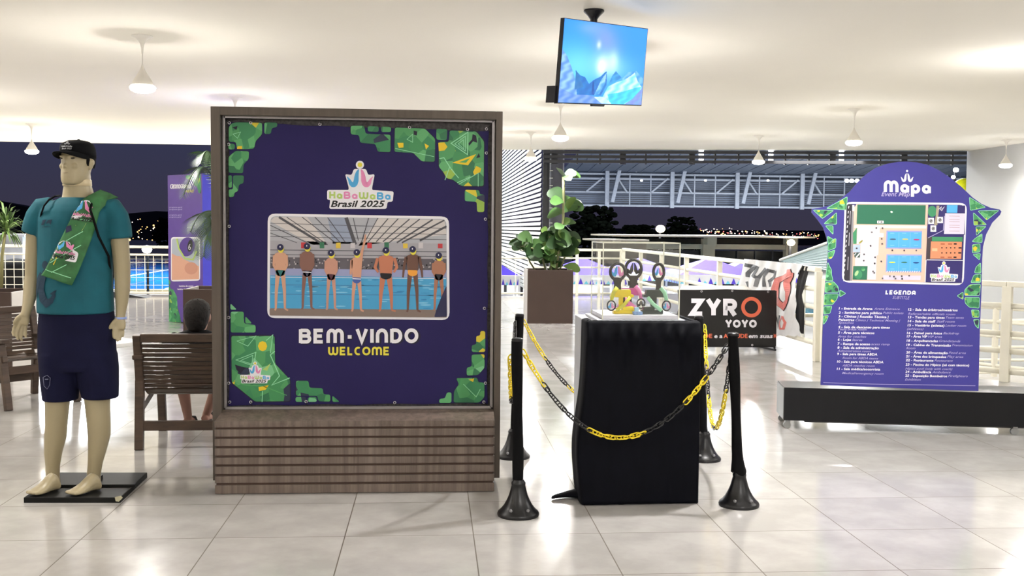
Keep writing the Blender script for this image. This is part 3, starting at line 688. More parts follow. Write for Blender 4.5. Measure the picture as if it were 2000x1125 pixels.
# ------------------------------------------------------------------ draped pedestal, display case
PX0, PX1, PY0, PY1, PZ = at(1149, 628, 5.46).x, at(1362, 632, 5.46).x, 5.46, 5.98, .955
greyl = mat('pale_grey_laminate', (176, 178, 184), .4, var=.02)
ped = thing('display_pedestal', 'pale grey square pedestal under the black cloth and clear case', 'pedestal', ((PX0+PX1)/2, (PY0+PY1)/2, 0))
m = MB(); m.box(((PX0+PX1)/2, (PY0+PY1)/2, PZ/2), (PX1-PX0, PY1-PY0, PZ), greyl); local(ped, m).build('body', parent=ped, bevel=.004)
clothm = mat('black_cloth', (6, 7, 15), .7, spec=.1, var=.12, scale=14, bump=.15)
clothm.node_tree.nodes['Principled BSDF'].inputs['Sheen Weight'].default_value = 0
cl = thing('black_drape', 'black cloth draped over the front of the pedestal, its end trailing on the tiles', 'cloth', ((PX0+PX1)/2, PY0, 0))
m = MB(); g = .012
plan = []
yl = PY0+.16
for k in range(6): plan.append((PX0-g, yl-(yl-PY0)*k/6, 'L'))
for k in range(49): plan.append((PX0-g+(PX1-PX0+2*g)*k/48, PY0-g, 'F'))
for k in range(1, 16): plan.append((PX1+g, PY0+(PY1-PY0+.01)*k/15, 'R'))
NZ = 30; grid = []; ZF = [k/22*.84 for k in range(22)]+[.84+.16*k/17 for k in range(18)]; NZ = len(ZF)-1
def ofs(i, s_, f, z):
    w = .003+.006*(1-f)
    a = math.sin(i*1.1+3*f)*.3+math.sin(i*.47-2.2*f+1)*.5+math.sin(i*2.3+6*f)*.15
    return w*a
for j in range(NZ+1):
    f = ZF[j]; z = .006+f*(PZ+.004-.006); row = []
    for i, (x, y, s_) in enumerate(plan):
        o = ofs(i, s_, f, z); L_ = .034*math.exp(-((f-.30)/.26)**2)+.012*(1-f)      # belly of the loose left edge
        bx = x; by = y
        if s_ == 'L': bx = x-abs(o)-L_*1.0; by = y
        elif s_ == 'F':
            u = (x-PX0)/(PX1-PX0); hd = max(0, (1-f)/.09); sw = .030*min(1, hd)*(1+.25*math.sin(i*1.3)*math.exp(-hd*.6))+.020*math.exp(-((hd-.7)/.55)**2)*(.5+.5*math.sin(i*.95+2.2*math.sin(hd*1.7)))-(.016*math.exp(-((hd-2.0)/.8)**2)*(.5+.5*math.cos(i*.8))); by = y-.004-sw-abs(o)*.7-.016*(1-f)*(1-u); bx = x-L_*max(0, 1-u*6)-(.0 if u < .9 else -.004)
        else: bx = x+.004+abs(o)*.5
        row.append(Vector((bx, by, z)))
    grid.append(row)
# top folds over the pedestal edge
for dz, ins in ((.010, .012), (.012, .035)):
    row = []
    for i, (x, y, s_) in enumerate(plan):
        w = .006*abs(math.sin(i*1.9)); row.append(Vector((x+(ins if s_ == 'L' else -ins if s_ == 'R' else 0), y+(ins+w if s_ == 'F' else 0), PZ+dz-w*.5)))
    row[0].x += 0; grid.append(row)
npl = len(plan); vs = [v for r in grid for v in r]; fs = [(a*npl+b, a*npl+b+1, (a+1)*npl+b+1, (a+1)*npl+b) for a in range(len(grid)-1) for b in range(npl-1)]
m.add(vs, fs, clothm); local(cl, m); o = m.build('hanging_cloth', clothm, cl, True, sub=1)
md = o.modifiers.new('so', 'SOLIDIFY'); md.thickness = .003
# tail lying on the floor
m = MB(); tl = [onz(1160, 972), onz(1140, 975), onz(1118, 972), onz(1098, 972), onz(1082, 975), onz(1076, 976)]
m.rings([[c+Vector((0, math.cos(a)*w, h_*(.5+.5*math.sin(a))+.003)) for a in [2*PI*k/12 for k in range(12)]] for c, w, h_ in zip(tl, (.10, .085, .05, .035, .03, .018), (.07, .06, .038, .026, .022, .012))])
local(cl, m); m.build('trailing_end', clothm, cl, True, sub=1)

# clear case
cas = thing('acrylic_case', 'clear acrylic display case on the pedestal with three trophies inside', 'display case', (1.10, 5.7, PZ))
gl = bpy.data.materials.new('clear_acrylic'); gl.use_nodes = True; t = gl.node_tree; t.nodes.clear()
o_ = t.nodes.new('ShaderNodeOutputMaterial'); mx = t.nodes.new('ShaderNodeMixShader'); tr = t.nodes.new('ShaderNodeBsdfTransparent'); gs = t.nodes.new('ShaderNodeBsdfGlossy'); fr_ = t.nodes.new('ShaderNodeFresnel'); nz = t.nodes.new('ShaderNodeTexNoise')
nz.inputs['Scale'].default_value = 6; mth_ = t.nodes.new('ShaderNodeMath'); mth_.operation = 'MULTIPLY'; mth_.inputs[1].default_value = .06; t.links.new(nz.outputs['Fac'], mth_.inputs[0]); t.links.new(mth_.outputs[0], gs.inputs['Roughness'])
fr_.inputs[0].default_value = 1.06; tr.inputs[0].default_value = (.985, .99, .985, 1); mx.inputs[0].default_value = .045; t.links.new(tr.outputs[0], mx.inputs[1]); t.links.new(gs.outputs[0], mx.inputs[2]); t.links.new(mx.outputs[0], o_.inputs[0])
CX0, CX1, CY0, CY1, CZ0, CZ1 = .898, 1.307, 5.50, 5.89, .987, 1.372
edgem = mat('acrylic_bright_edge', (232, 232, 214), .25, var=.02)
m = MB(); m.box(((CX0+CX1)/2, (CY0+CY1)/2, (PZ+.012+CZ0)/2+.002), (CX1-CX0-.008, CY1-CY0-.008, CZ0-PZ-.012), mat('white_case_floor', (214, 214, 222), .35)); local(cas, m).build('case_floor', parent=cas)
m = MB(); m.box(((CX0+CX1)/2, (CY0+CY1)/2, PZ+.0065), (CX1-CX0+.06, CY1-CY0+.05, .011), mat('case_tray', (196, 198, 206), .35)); local(cas, m).build('case_tray', parent=cas)
for c, d in ((((CX0+CX1)/2, CY0, (CZ0+CZ1)/2), (CX1-CX0, .004, CZ1-CZ0)), (((CX0+CX1)/2, CY1, (CZ0+CZ1)/2), (CX1-CX0, .004, CZ1-CZ0)), ((CX0, (CY0+CY1)/2, (CZ0+CZ1)/2), (.004, CY1-CY0, CZ1-CZ0)), ((CX1, (CY0+CY1)/2, (CZ0+CZ1)/2), (.004, CY1-CY0, CZ1-CZ0)), (((CX0+CX1)/2, (CY0+CY1)/2, CZ1), (CX1-CX0, CY1-CY0, .004))):
    m = MB(); m.box(c, d, gl); local(cas, m).build('clear_pane', parent=cas)
m = MB(); e_ = .0055
for x in (CX0, CX1):
    for y in (CY0, CY1): m.box((x, y, (PZ+CZ1)/2+.008), (e_, e_, CZ1-PZ-.01), edgem)
for z in (CZ1,):
    for y in (CY0, CY1): m.box(((CX0+CX1)/2, y, z), (CX1-CX0, e_, e_), edgem)
    for x in (CX0, CX1): m.box((x, (CY0+CY1)/2, z), (e_, CY1-CY0, e_), edgem)
local(cas, m).build('bonded_edges', parent=cas)

def trophy(label, bx, by, c1, c2, mirror=1, back=False, Rk=1.0):
    """bx world x of the ring, built in local metres; x right, z up"""
    t = thing('trophy', label, 'trophy', (bx, by, CZ0+.002), 0, 'event trophies in the clear case'); k = mirror
    m1 = mat('trophy_'+label.split()[0], c1, .35, var=.03); m2 = mat('trophy_ribbon_'+label.split()[0], c2, .35, var=.05); bk = mat('trophy_black', (30, 27, 28), .4, var=.03)
    m = MB(); m.box((k*.035, 0, .011), (.115, .055, .020), m1); m.box((k*.055, -.008, .030), (.06, .05, .018), m1); m.build('base_block', m1, t, bevel=.002)
    m = MB(); m.box((k*.022, .005, .07), (.026, .022, .075), m1 if not back else bk); m.box((k*.035, .004, .075), (.012, .02, .07), bk); m.build('column', m1, t, bevel=.0015)
    m = MB(); m.prism([(-k*.04, -.022, .090), (k*.085, -.022, .090), (k*.085, -.022, .104), (k*.072, -.022, .104), (k*.068, -.022, .130), (-k*.018, -.022, .130)], (0, .044, 0), m1); m.build('upper_block', m1, t, bevel=.0015)
    m = MB(); m.tube([(-k*.006, -.03, .143), (-k*.026, -.034, .118), (-k*.034, -.036, .09), (-k*.038, -.034, .07)], [.012, .011, .010, .010], 8, flat=.25); m.build('hanging_ribbon', m2, t, True)
    m = MB(); m.tube([(k*.065, -.03, .092), (k*.035, -.036, .055), (0, -.036, .028), (-k*.012, -.034, .02)], .010, 8, flat=.25); m.build('slanted_ribbon', m2, t, True)
    def ring(cx, cz, rx, rz, w, nm, y=0, neck=True):
        m = MB(); n = 36; path = [(cx+rx*math.cos(a), y, cz+rz*math.sin(a)) for a in [2*PI*q/n for q in range(n)]]
        m.tube(path, w, 8, closed=True, cap=False)
        if neck:
            m.rings([[Vector((cx+q*math.cos(a), y+.6*q*math.sin(a)*.6, z)) for a in [2*PI*i/14 for i in range(14)]] for z, q in ((cz-rz+.014, rx*.80), (cz-rz-.002, rx*.62), (cz-rz-.014, rx*.5), (cz-rz-.028, rx*.46), (.130, rx*.55))])
        o = m.build(nm, bk, t, True, angle=60)
        # little twin figures inside the ring
        for sg, c in ((-1, (LBLUE if not back else bk)), (1, (PINK if not back else bk))):
            m = MB(); s_ = rx/.023; P = [(.002, .018), (.005, .008), (.006, -.002), (.010, -.010), (.015, -.008), (.017, .002)]; W = [.0015, .004, .0055, .006, .0045, .0015]
            m.tube([(cx+sg*a*s_, y, cz-.002+b*s_) for a, b in P], [w_*s_ for w_ in W], 8); m.build('blue_figure' if sg < 0 else 'pink_figure', c, o, True)
        return o
    ring(k*0, .226 if not back else .236, .040*Rk*(1 if not back else .96), .044*(1 if Rk < 1 else Rk), .0085, 'emblem_ring')
    ring(-k*.038, .046, .022, .026, .0038, 'medal', -.034, False)
    return t
Y1_ = 5.62
trophy('yellow trophy with black ring emblem, leftmost in the clear case', at(1206, 560, Y1_).x, Y1_, (232, 206, 30), (200, 196, 60))
trophy('magenta trophy with plain black ring, standing behind the yellow one', at(1237, 560, 5.78).x, 5.78, (206, 86, 160), (238, 140, 200), -1, True, 1.15)
trophy('green and black trophy with pale green ribbon, rightmost in the case', at(1286, 560, Y1_).x, Y1_, (24, 44, 38), (160, 216, 180), -1, False, .72)
tb = thing('pool_toy_block', 'small pale blue block lying between the yellow and green trophies', 'ornament', (at(1243, 605, 5.58).x, 5.55, CZ0+.001))
m = MB(); m.box((0, 0, .010), (.05, .03, .018), None); m.build('base', mat('pale_blue_resin', (120, 150, 190), .3, var=.2, scale=60), tb, bevel=.002)
m = MB(); m.box((-.005, 0, .030), (.022, .016, .024), None); m.build('raised_block', mat('light_blue_resin', (176, 214, 236), .3), tb, bevel=.002)

# ------------------------------------------------------------------ planters (brown box, pale sides)
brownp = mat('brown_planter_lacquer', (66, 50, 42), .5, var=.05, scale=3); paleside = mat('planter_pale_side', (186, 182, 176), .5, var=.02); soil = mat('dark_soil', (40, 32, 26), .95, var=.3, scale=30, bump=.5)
def planter(label, x, y, w, h, d=.66, rz=0):
    t = thing('planter_box', label, 'planter', (x, y, 0), rz)
    m = MB(); m.box((0, -d/2+.01, h/2), (w, .02, h), brownp); m.build('front_panel', brownp, t, bevel=.004)
    m = MB(); m.box((0, d/2-.01, h/2), (w, .02, h), brownp); m.build('back_panel', brownp, t, bevel=.004)
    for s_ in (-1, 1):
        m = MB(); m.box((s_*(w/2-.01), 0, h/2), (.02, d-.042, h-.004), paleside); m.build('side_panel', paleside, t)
    m = MB(); m.box((0, 0, h-.06), (w-.045, d-.045, .03), soil); m.build('soil', soil, t)
    return t
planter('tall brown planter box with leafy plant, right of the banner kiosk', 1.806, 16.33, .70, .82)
leafm = [mat('broad_leaf_green', (60, 92, 44), .42, var=.12, scale=5), mat('broad_leaf_dark', (36, 60, 30), .42, var=.12, scale=5), mat('broad_leaf_lime', (94, 122, 58), .42, var=.1, scale=5)]
stemm = mat('plant_stem', (120, 122, 84), .7, var=.1)
def leaf(m, p, d, up, L, W, mt, droop=.25):
    d = Vector(d).normalized(); s_ = d.cross(Vector(up)); s_ = s_.normalized() if s_.length > .01 else Vector((1, 0, 0)); u = s_.cross(d)
    prof = [(0, .06), (.12, .30), (.3, .62), (.5, .88), (.68, 1.0), (.84, .86), (.94, .55), (1, .12)]; vs = []
    for t_, w in prof:
        c = Vector(p)+d*(L*t_)-Vector((0, 0, 1))*(droop*L*t_*t_)
        for q in (-1, 0, 1): vs.append(c+s_*(q*w*W/2)+u*(abs(q)*w*W*.12))
    fs = [(3*i+j, 3*i+j+1, 3*i+j+4, 3*i+j+3) for i in range(len(prof)-1) for j in (0, 1)]; m.add(vs, fs, mt)
fp = thing('fiddle_leaf_plant', 'leafy broad leaved plant with one tall stem growing in the tall brown planter', 'plant', (1.806, 16.33, .79))
m = MB(); YP = 16.33
stems = [([(1085, 535), (1092, 480), (1100, 430), (1101, 380), (1100, 345)], .022), ([(1068, 535), (1058, 500), (1040, 485), (1012, 478)], .016), ([(1076, 535), (1078, 490), (1074, 462)], .014), ([(1090, 535), (1104, 500), (1108, 470)], .014), ([(1050, 535), (1035, 512), (1028, 490)], .013)]
for p, r in stems: m.tube([at(x, y, YP+rnd.uniform(-.1, .1)) for x, y in p], r, 7)
local(fp, m); m.build('stems', stemm, fp, True)
m = MB()
lv = [((1100, 345), 5, 34), ((1101, 395), 3, 40), ((1103, 415), 3, 40), ((1110, 410), 3, 42), ((1102, 440), 4, 30), ((1098, 460), 4, 36), ((1104, 478), 5, 42), ((1096, 500), 5, 44), ((1085, 490), 5, 44), ((1078, 470), 5, 40), ((1070, 495), 5, 42), ((1060, 500), 4, 40), ((1048, 492), 5, 42), ((1036, 500), 4, 38), ((1020, 480), 4, 36), ((1006, 478), 3, 30), ((1040, 475), 4, 38), ((1055, 515), 4, 34), ((1100, 520), 4, 34), ((1085, 515), 4, 34), ((1062, 475), 3, 30), ((1072, 455), 2, 20)]
for (x, y), n, L_ in lv:
    for i in range(n):
        a = rnd.uniform(0, 2*PI); el = rnd.uniform(-.1, .95); d = Vector((math.cos(a)*math.cos(el), .8*math.sin(a)*math.cos(el), math.sin(el)))
        L2 = L_/126*rnd.uniform(.75, 1.1)*1.05
        leaf(m, at(x, y, YP+rnd.uniform(-.12, .12)), d, (rnd.uniform(-.5, .5), -1, .5), L2, L2*rnd.uniform(.6, .8), leafm[rnd.choice([0, 0, 1, 1, 2])])
local(fp, m); o = m.build('leaves', None, fp, True)

# ------------------------------------------------------------------ ceiling television
tv = thing('ceiling_television', 'wide screen television hung from the ceiling showing a blue snowy mountain scene', 'television', (1.53, 9.4, 3.34))
TLc, BLc, TRc, BRc = at(1103, 36, 8.55), at(1090, 200, 8.55), at(1265, 57, 9.4), at(1252, 205, 9.4)
uu = (TRc-TLc).normalized(); vv0 = (BLc-TLc); nn = uu.cross(vv0).normalized()
if nn.dot(Vector(CAMP)-TLc) < 0: nn = -nn
BRc = BRc-nn*((BRc-TLc).dot(nn))
def sc(s_, t_, l=0): return (TLc.lerp(TRc, s_)).lerp(BLc.lerp(BRc, s_), t_)+nn*(.0006*l)
bez = mat('tv_black_bezel', (22, 22, 28), .35)
m = MB(); m.prism([sc(-.006, -.008, -3), sc(1.006, -.008, -3), sc(1.006, 1.012, -3), sc(-.006, 1.012, -3)], -nn*.035, bez); local(tv, m); m.build('bezel', parent=tv)
m = MB(); m.prism([sc(.12, .12)-nn*.035, sc(.88, .12)-nn*.035, sc(.88, .95)-nn*.035, sc(.12, .95)-nn*.035], -nn*.05, bez); local(tv, m); m.build('rear_housing', parent=tv, bevel=.006)
m = MB(); m.prism([sc(.38, 1.0, 1), sc(.54, 1.0, 1), sc(.53, 1.035, 1), sc(.39, 1.035, 1)], -nn*.02, bez); local(tv, m); m.build('sensor_bar', parent=tv)
m = MB(); m.prism([sc(-.02, .8)-nn*.02, sc(.06, .8)-nn*.02, sc(.06, 1.0)-nn*.02, sc(-.02, 1.0)-nn*.02], -nn*.09, bez); local(tv, m); m.build('side_box', parent=tv)
pc = sc(.40, .45)-nn*.07; topp = at(1160, 22, 9.2); topp.z = 3.34
m = MB(); m.lathe([(0, 3.338), (.088, 3.338), (.09, 3.325), (.05, 3.285), (.032, 3.26), (.03, 3.2), (.0, 3.2)], (topp.x, topp.y, 0), 28, bez); m.tube([(topp.x, topp.y, 3.3), (topp.x, topp.y, pc.z+.12), (topp.x, topp.y, pc.z-.1)], .022, 12, bez); local(tv, m); m.build('ceiling_mount', None, tv, True, angle=50)
# the picture on the screen
def pip(x, y, P):
    r = False; n = len(P)
    for i in range(n):
        a, b = P[i], P[i-1]
        if (a[1] > y) != (b[1] > y) and x < (b[0]-a[0])*(y-a[1])/(b[1]-a[1])+a[0]: r = not r
    return r
MT = [([(0, 36), (6, 44), (12, 58), (17, 72), (20, 86), (34, 90), (0, 98)], (150, 200, 248), (96, 150, 240)),
      ([(16.5, 60), (22, 66), (28, 68), (33, 76), (38, 71), (46, 66), (51, 60), (53, 59), (54, 76), (48, 90), (20, 90)], (34, 124, 204), (30, 110, 196)),
      ([(17, 60), (17, 84), (27, 80), (22, 68)], (40, 120, 190), (46, 120, 190)), ([(47, 70), (53, 60), (52, 74), (46, 88), (40, 90)], (70, 156, 220), (150, 206, 244)),
      ([(37, 72), (39, 74), (40, 90), (37, 88)], (22, 84, 170), (30, 90, 180)),
      ([(56, 76), (60, 64), (64, 58), (68, 62), (72, 66), (66, 70)], (40, 130, 206), (60, 160, 220)),
      ([(72, 68), (80, 58), (90, 56), (100, 66), (100, 80), (84, 74)], (60, 150, 226), (120, 190, 240)),
      ([(50, 92), (56, 78), (66, 72), (76, 68), (84, 62), (88, 58), (92, 68), (98, 76), (100, 100), (56, 100)], (200, 238, 250), (120, 216, 248)),
      ([(56, 88), (74, 84), (90, 78), (98, 76), (94, 90), (76, 100), (60, 100)], (60, 214, 244), (50, 190, 240)),
      ([(100, 76), (100, 100), (78, 100), (88, 92), (96, 82)], (110, 160, 244), (120, 140, 236)),
      ([(0, 82), (8, 86), (18, 90), (34, 90), (50, 93), (58, 97), (62, 100), (0, 100)], (130, 170, 240), (90, 140, 236)),
      ([(40, 92), (50, 91), (58, 96), (62, 100), (50, 100)], (206, 238, 250), (180, 230, 250))]
def scol(x, y):
    b = np.array([44., 150, 255]); f = lambda c, k: b*(1-k)+np.array(c, float)*k
    g = lambda cx, cy, rx, ry: math.exp(-((x-cx)/rx)**2-((y-cy)/ry)**2)
    b = f((110, 214, 255), min(1, 1.0*g(20, 55, 36, 28))); b = f((140, 160, 248), .8*g(44+y*.25, 20, 18, 26)); b = f((120, 206, 252), .7*g(60, 55, 26, 16))
    b = f((150, 180, 250), .5*g(28, 8, 14, 8)); b = f((196, 240, 252), g(52, 50, 13, 13)); b = f((255, 255, 255), g(46, 54, 5, 10)); b = f((220, 236, 255), .9*g(41, 27, 2.6, 5)); b = f((210, 244, 250), .8*g(60, 46, 5, 12))
    n = math.sin(x*.7+y*.4+2*math.sin(y*.21))*math.sin(x*.25-y*.5)
    for P, c1, c2 in MT:
        if pip(x, y, P):
            k = .5+.5*math.sin(x*.55+y*.35+.8*math.sin(y*.6)); b = np.array(c1)*(1-k)+np.array(c2)*k+n*5
    return [s2l(max(0, min(255, v)))  for v in b]
NX, NYs = 250, 210; vs = []; cc = []
for j in range(NYs+1):
    for i in range(NX+1):
        vs.append(sc(i/NX, j/NYs)); cc.append(scol(100*i/NX, 100*j/NYs))
fs = [(j*(NX+1)+i, j*(NX+1)+i+1, (j+1)*(NX+1)+i+1, (j+1)*(NX+1)+i) for j in range(NYs) for i in range(NX)]
m = MB(); m.add(vs, fs, None); local(tv, m)
scm = bpy.data.materials.new('lit_screen'); scm.use_nodes = True; t = scm.node_tree; b = t.nodes['Principled BSDF']; at_ = t.nodes.new('ShaderNodeAttribute'); at_.attribute_name = 'picture'
t.links.new(at_.outputs['Color'], b.inputs['Emission Color']); b.inputs['Emission Strength'].default_value = 1.25; b.inputs['Base Color'].default_value = (.01, .01, .015, 1); b.inputs['Roughness'].default_value = .35
o = m.build('screen', scm, tv); o['label'] = 'lit screen with blue mountains under a starry sky'
ca = o.data.color_attributes.new('picture', 'FLOAT_COLOR', 'POINT')
for i, c in enumerate(cc): ca.data[i].color = (*c, 1)
# ------------------------------------------------------------------ map sign on its black wheeled base
U_ = Vector((1.646, -.314, 0)).normalized(); NB = Vector((-U_.y, U_.x, 0))      # along the front, away from the camera
O_ = Vector((2.564, 7.468, 0))
glossb = mat('black_gloss_plinth', (10, 11, 15), .3, spec=.25); steel = mat('brushed_steel', (150, 152, 152), .35, .85)
ms = thing('map_sign', 'tall purple event map sign with pointed shoulders on a long black wheeled plinth', 'sign', O_, math.atan2(U_.y, U_.x))
def W(u, b, z): return O_+U_*u+NB*b+Vector((0, 0, z))
LB, DB = 2.15, .36
def rb(m, u0, u1, b0, b1, z0, z1, mt=None): m.prism([W(u0, b0, z0), W(u1, b0, z0), W(u1, b0, z1), W(u0, b0, z1)], NB*(b1-b0), mt)
m = MB(); rb(m, 0, LB, 0, DB, .065, .306); local(ms, m); m.build('plinth', glossb, ms, bevel=.003)
m = MB(); rb(m, -.004, 0, .008, DB-.008, .07, .300); rb(m, LB, LB+.004, .008, DB-.008, .07, .300); local(ms, m); m.build('steel_end_plates', steel, ms)
m = MB(); rb(m, .16, LB-.1, .06, DB-.06, .045, .066); local(ms, m); m.build('under_tray', mat('dark_under_tray', (60, 60, 60), .5, .5), ms)
for u, b in ((.03, .04), (.03, DB-.04), (1.62, .04), (LB-.05, .04), (LB-.05, DB-.04)):
    m = MB(); c = W(u, b, .027); m.tube([c-NB*.012, c+NB*.012], .026, 16); m.box(c+Vector((0, 0, .028)), (.03, .03, .018)); m.box(c+Vector((.018, 0, .014)), (.004, .028, .04)); local(ms, m); m.build('caster', steel, ms, True, angle=40)
SP_ = Plane(W(0, .022, .3), U_, (0, 0, 1), .0007)
outl = [(1603, 752), (1607, 641), (1610.5, 573), (1615, 520), (1617.5, 490), (1615, 466), (1608, 445), (1596, 428), (1585, 415), (1586, 408), (1600, 406), (1618, 402), (1640, 390), (1660, 374), (1676, 355), (1692, 340), (1710, 328), (1732, 320), (1755, 316), (1772, 315.5), (1790, 317), (1812, 322), (1835, 333), (1856, 347), (1879, 366), (1900, 386), (1917, 398), (1935, 406), (1952, 409), (1956, 413), (1953, 420), (1938, 435), (1926, 458), (1920, 482), (1918.5, 505), (1917.5, 556), (1914, 641), (1911, 764)]
m = MB(); m.prism([SP_.hit(x, y) for x, y in outl], NB*.018, mat('sign_edge_dark', (40, 36, 84), .5), MAPP); local(ms, m); m.build('sign_panel', None, ms)
ms_edge = MB()
gl_ = [[(1655, 384), (1653, 410), (1614, 407)], [(1588, 410), (1628, 411), (1606, 427)], [(1634, 415), (1634, 438), (1609, 437)], [(1612, 441), (1627, 441), (1627, 458)], [(1616, 461), (1628, 468), (1627, 474), (1617, 476)], [(1628, 467), (1633, 466), (1632, 484), (1617, 490), (1617, 478)], [(1617, 493), (1631, 488), (1628, 498), (1624, 505), (1617, 506)],
       [(1617, 512), (1620, 520), (1624, 527), (1624, 536), (1627, 548), (1612, 549), (1614, 530)], [(1612, 552), (1628, 550), (1637, 560), (1638, 571), (1611, 571)], [(1640, 566), (1652, 573), (1640, 580)], [(1611, 574), (1638, 574), (1634, 585), (1626, 595), (1609, 596)], [(1609, 599), (1625, 598), (1621, 612), (1609, 614)], [(1608, 617), (1618, 616), (1614, 627), (1608, 634)],
       [(1893, 385), (1925, 405), (1895, 411)], [(1910, 412), (1951, 411), (1927, 430)], [(1901, 415), (1927, 439), (1902, 440)], [(1906, 443), (1926, 442), (1907, 460)], [(1918, 456), (1918, 474), (1898, 472), (1904, 466)], [(1899, 478), (1914, 476), (1914, 492), (1899, 494)], [(1900, 497), (1915, 495), (1913, 508)], [(1915, 513), (1916, 533), (1903, 533), (1906, 522)], [(1902, 537), (1916, 535), (1915, 552), (1896, 552)],
       [(1894, 556), (1915, 555), (1913, 577), (1884, 577), (1884, 566)], [(1881, 570), (1881, 585), (1869, 578)], [(1884, 581), (1913, 581), (1912, 602), (1893, 600), (1885, 592)], [(1897, 605), (1912, 606), (1912, 620), (1899, 620)], [(1901, 624), (1912, 624), (1911, 642), (1905, 636)]]
for sd, nm_ in ((0, 'left'), (1, 'right')):
    A = Art(SP_)
    for p in gl_:
        if (p[0][0] > 1770) == bool(sd): A.rrect(p, 2.5, GRN2, 1); A.stroke(roundp(p, 2.5), .9, GLINE, 2, closed=True)
    A.build('edge_print', ms, 'green patterned shapes down the %s edge' % nm_)
A = Art(SP_); A.glyphs('Mapa', 1726, 376, 24, WHT, w=92, th=.26, gap=.14, layer=2, sl=.03); logo(A, 1771.5, 330.5, 62, 2, full=False, mono=WHT)
A.build('title_lettering', ms, 'white Mapa title with two small figures'); A = Art(SP_)
A.text('Event Map', 1721, 383, 9, LILAC, w=56, layer=4, shear=.35, bold=.01, sl=.01)
A.build('subtitle_lettering', ms, 'pale slanted Event Map lettering'); A = Art(SP_)
A.glyphs('LEGENDA', 1729, 575, 8.5, WHT, w=59, th=.27, gap=.14, layer=2, sl=.02, shear=.1); A.text('SUBTITLE', 1743, 584, 6.6, LILAC, w=34, layer=2, shear=.35, sl=.02)
A.build('heading_lettering', ms, 'white legend heading')
A = Art(SP_); q = lambda x, y: (1600+x/5.625, 560+y/5.625)
LEG = [('1 - Entrada da Arena', 215, 585, 'Arena Entrance', 602, 885, 250), ('2 - Sanitários para público', 213, 690, 'Public toilets', 700, 928, 295), ('3 - Clínicas | Reunião Técnica |', 211, 762, '', 0, 0, 337), ('Palestras', 211, 385, 'Clinics | Technical Meeting |', 400, 890, 375), ('', 0, 0, 'Speeches', 211, 380, 402), ('4 - Sala de descanso para times', 208, 775, '', 0, 0, 453), ('', 0, 0, 'Team break room', 208, 520, 474), ('5 - Área para técnicos', 206, 606, '', 0, 0, 515), ('', 0, 0, 'Area for coaches', 204, 517, 553), ('6 - Lojas', 204, 350, 'Stores', 360, 475, 592), ('7 - Rampa de acesso', 202, 560, 'acess ramp', 570, 775, 638), ('8 - Sala da administração', 200, 655, '', 0, 0, 680), ('', 0, 0, 'Administration room', 200, 565, 712), ('9 - Sala para times ABDA', 198, 638, '', 0, 0, 750), ('', 0, 0, 'Room for ABDA teams', 255, 648, 790), ('10 - Sala para técnicos ABDA', 195, 705, '', 0, 0, 834), ('', 0, 0, 'ABDA coaches room', 252, 610, 873), ('11 - Sala médica/socorrista', 193, 670, '', 0, 0, 914), ('', 0, 0, 'Medical/emergency room', 250, 708, 957),
       ('12 - Sala de árbitros/mesários', 975, 1520, '', 0, 0, 262), ('', 0, 0, 'Referee/table officials room', 975, 1495, 304), ('13 - Tendas para times', 975, 1378, 'Team tents', 1390, 1590, 346), ('14 - Sala de staff', 972, 1278, 'Staff room', 1290, 1490, 389), ('15 - Vestiário (atletas)', 970, 1375, 'Locker room', 1385, 1615, 434), ('', 0, 0, '(athletes)', 965, 1145, 470), ('16 - Painel para fotos', 963, 1350, 'Backdrop', 1362, 1535, 519), ('17 - Área VIP', 962, 1188, 'VIP area', 1198, 1348, 557), ('18 - Arquibancadas', 960, 1305, 'Grandstands', 1315, 1552, 604), ('19 - Cabine de Transmissão', 958, 1448, 'Transmission', 1460, 1685, 650), ('', 0, 0, 'Room', 956, 1056, 682), ('20 - Área de alimentação', 954, 1412, 'Food area', 1422, 1610, 733), ('21 - Área dos brinquedos', 952, 1395, 'Play area', 1405, 1582, 776), ('22 - Restaurante', 950, 1255, 'Restaurant', 1265, 1470, 818), ('23 - Piscina do Hípico (só com técnico)', 948, 1648, '', 0, 0, 866), ('', 0, 0, 'Hípico pool (only with coach)', 946, 1462, 906), ('24 - Ambulância', 946, 1230, 'Ambulance', 1242, 1443, 946), ('25 - Exposição Bombeiros', 944, 1405, 'Firefighters', 1415, 1633, 988), ('', 0, 0, 'Exhibition', 942, 1115, 1026)]
for b_, a0, a1, i_, c0, c1, y in LEG:
    if b_: x_, y_ = q(a0, y); A.text(b_, x_, y_, 4.6, WHT, w=(a1-a0)/5.625, layer=1, shear=.12, bold=.022, sl=.014)
    if i_: x_, y_ = q(c0, y+3); A.text(i_, x_, y_, 4.4, LILAC, w=(c1-c0)/5.625, layer=1, shear=.35, bold=.004, sl=.014)
A.stroke([(1608, 747), (1640, 748.5), (1700, 750), (1757, 751), (1800, 751.5), (1905, 753.5)], .9, LILAC, 1)
A.build('legend_lettering', ms, 'two columns of numbered legend lines')
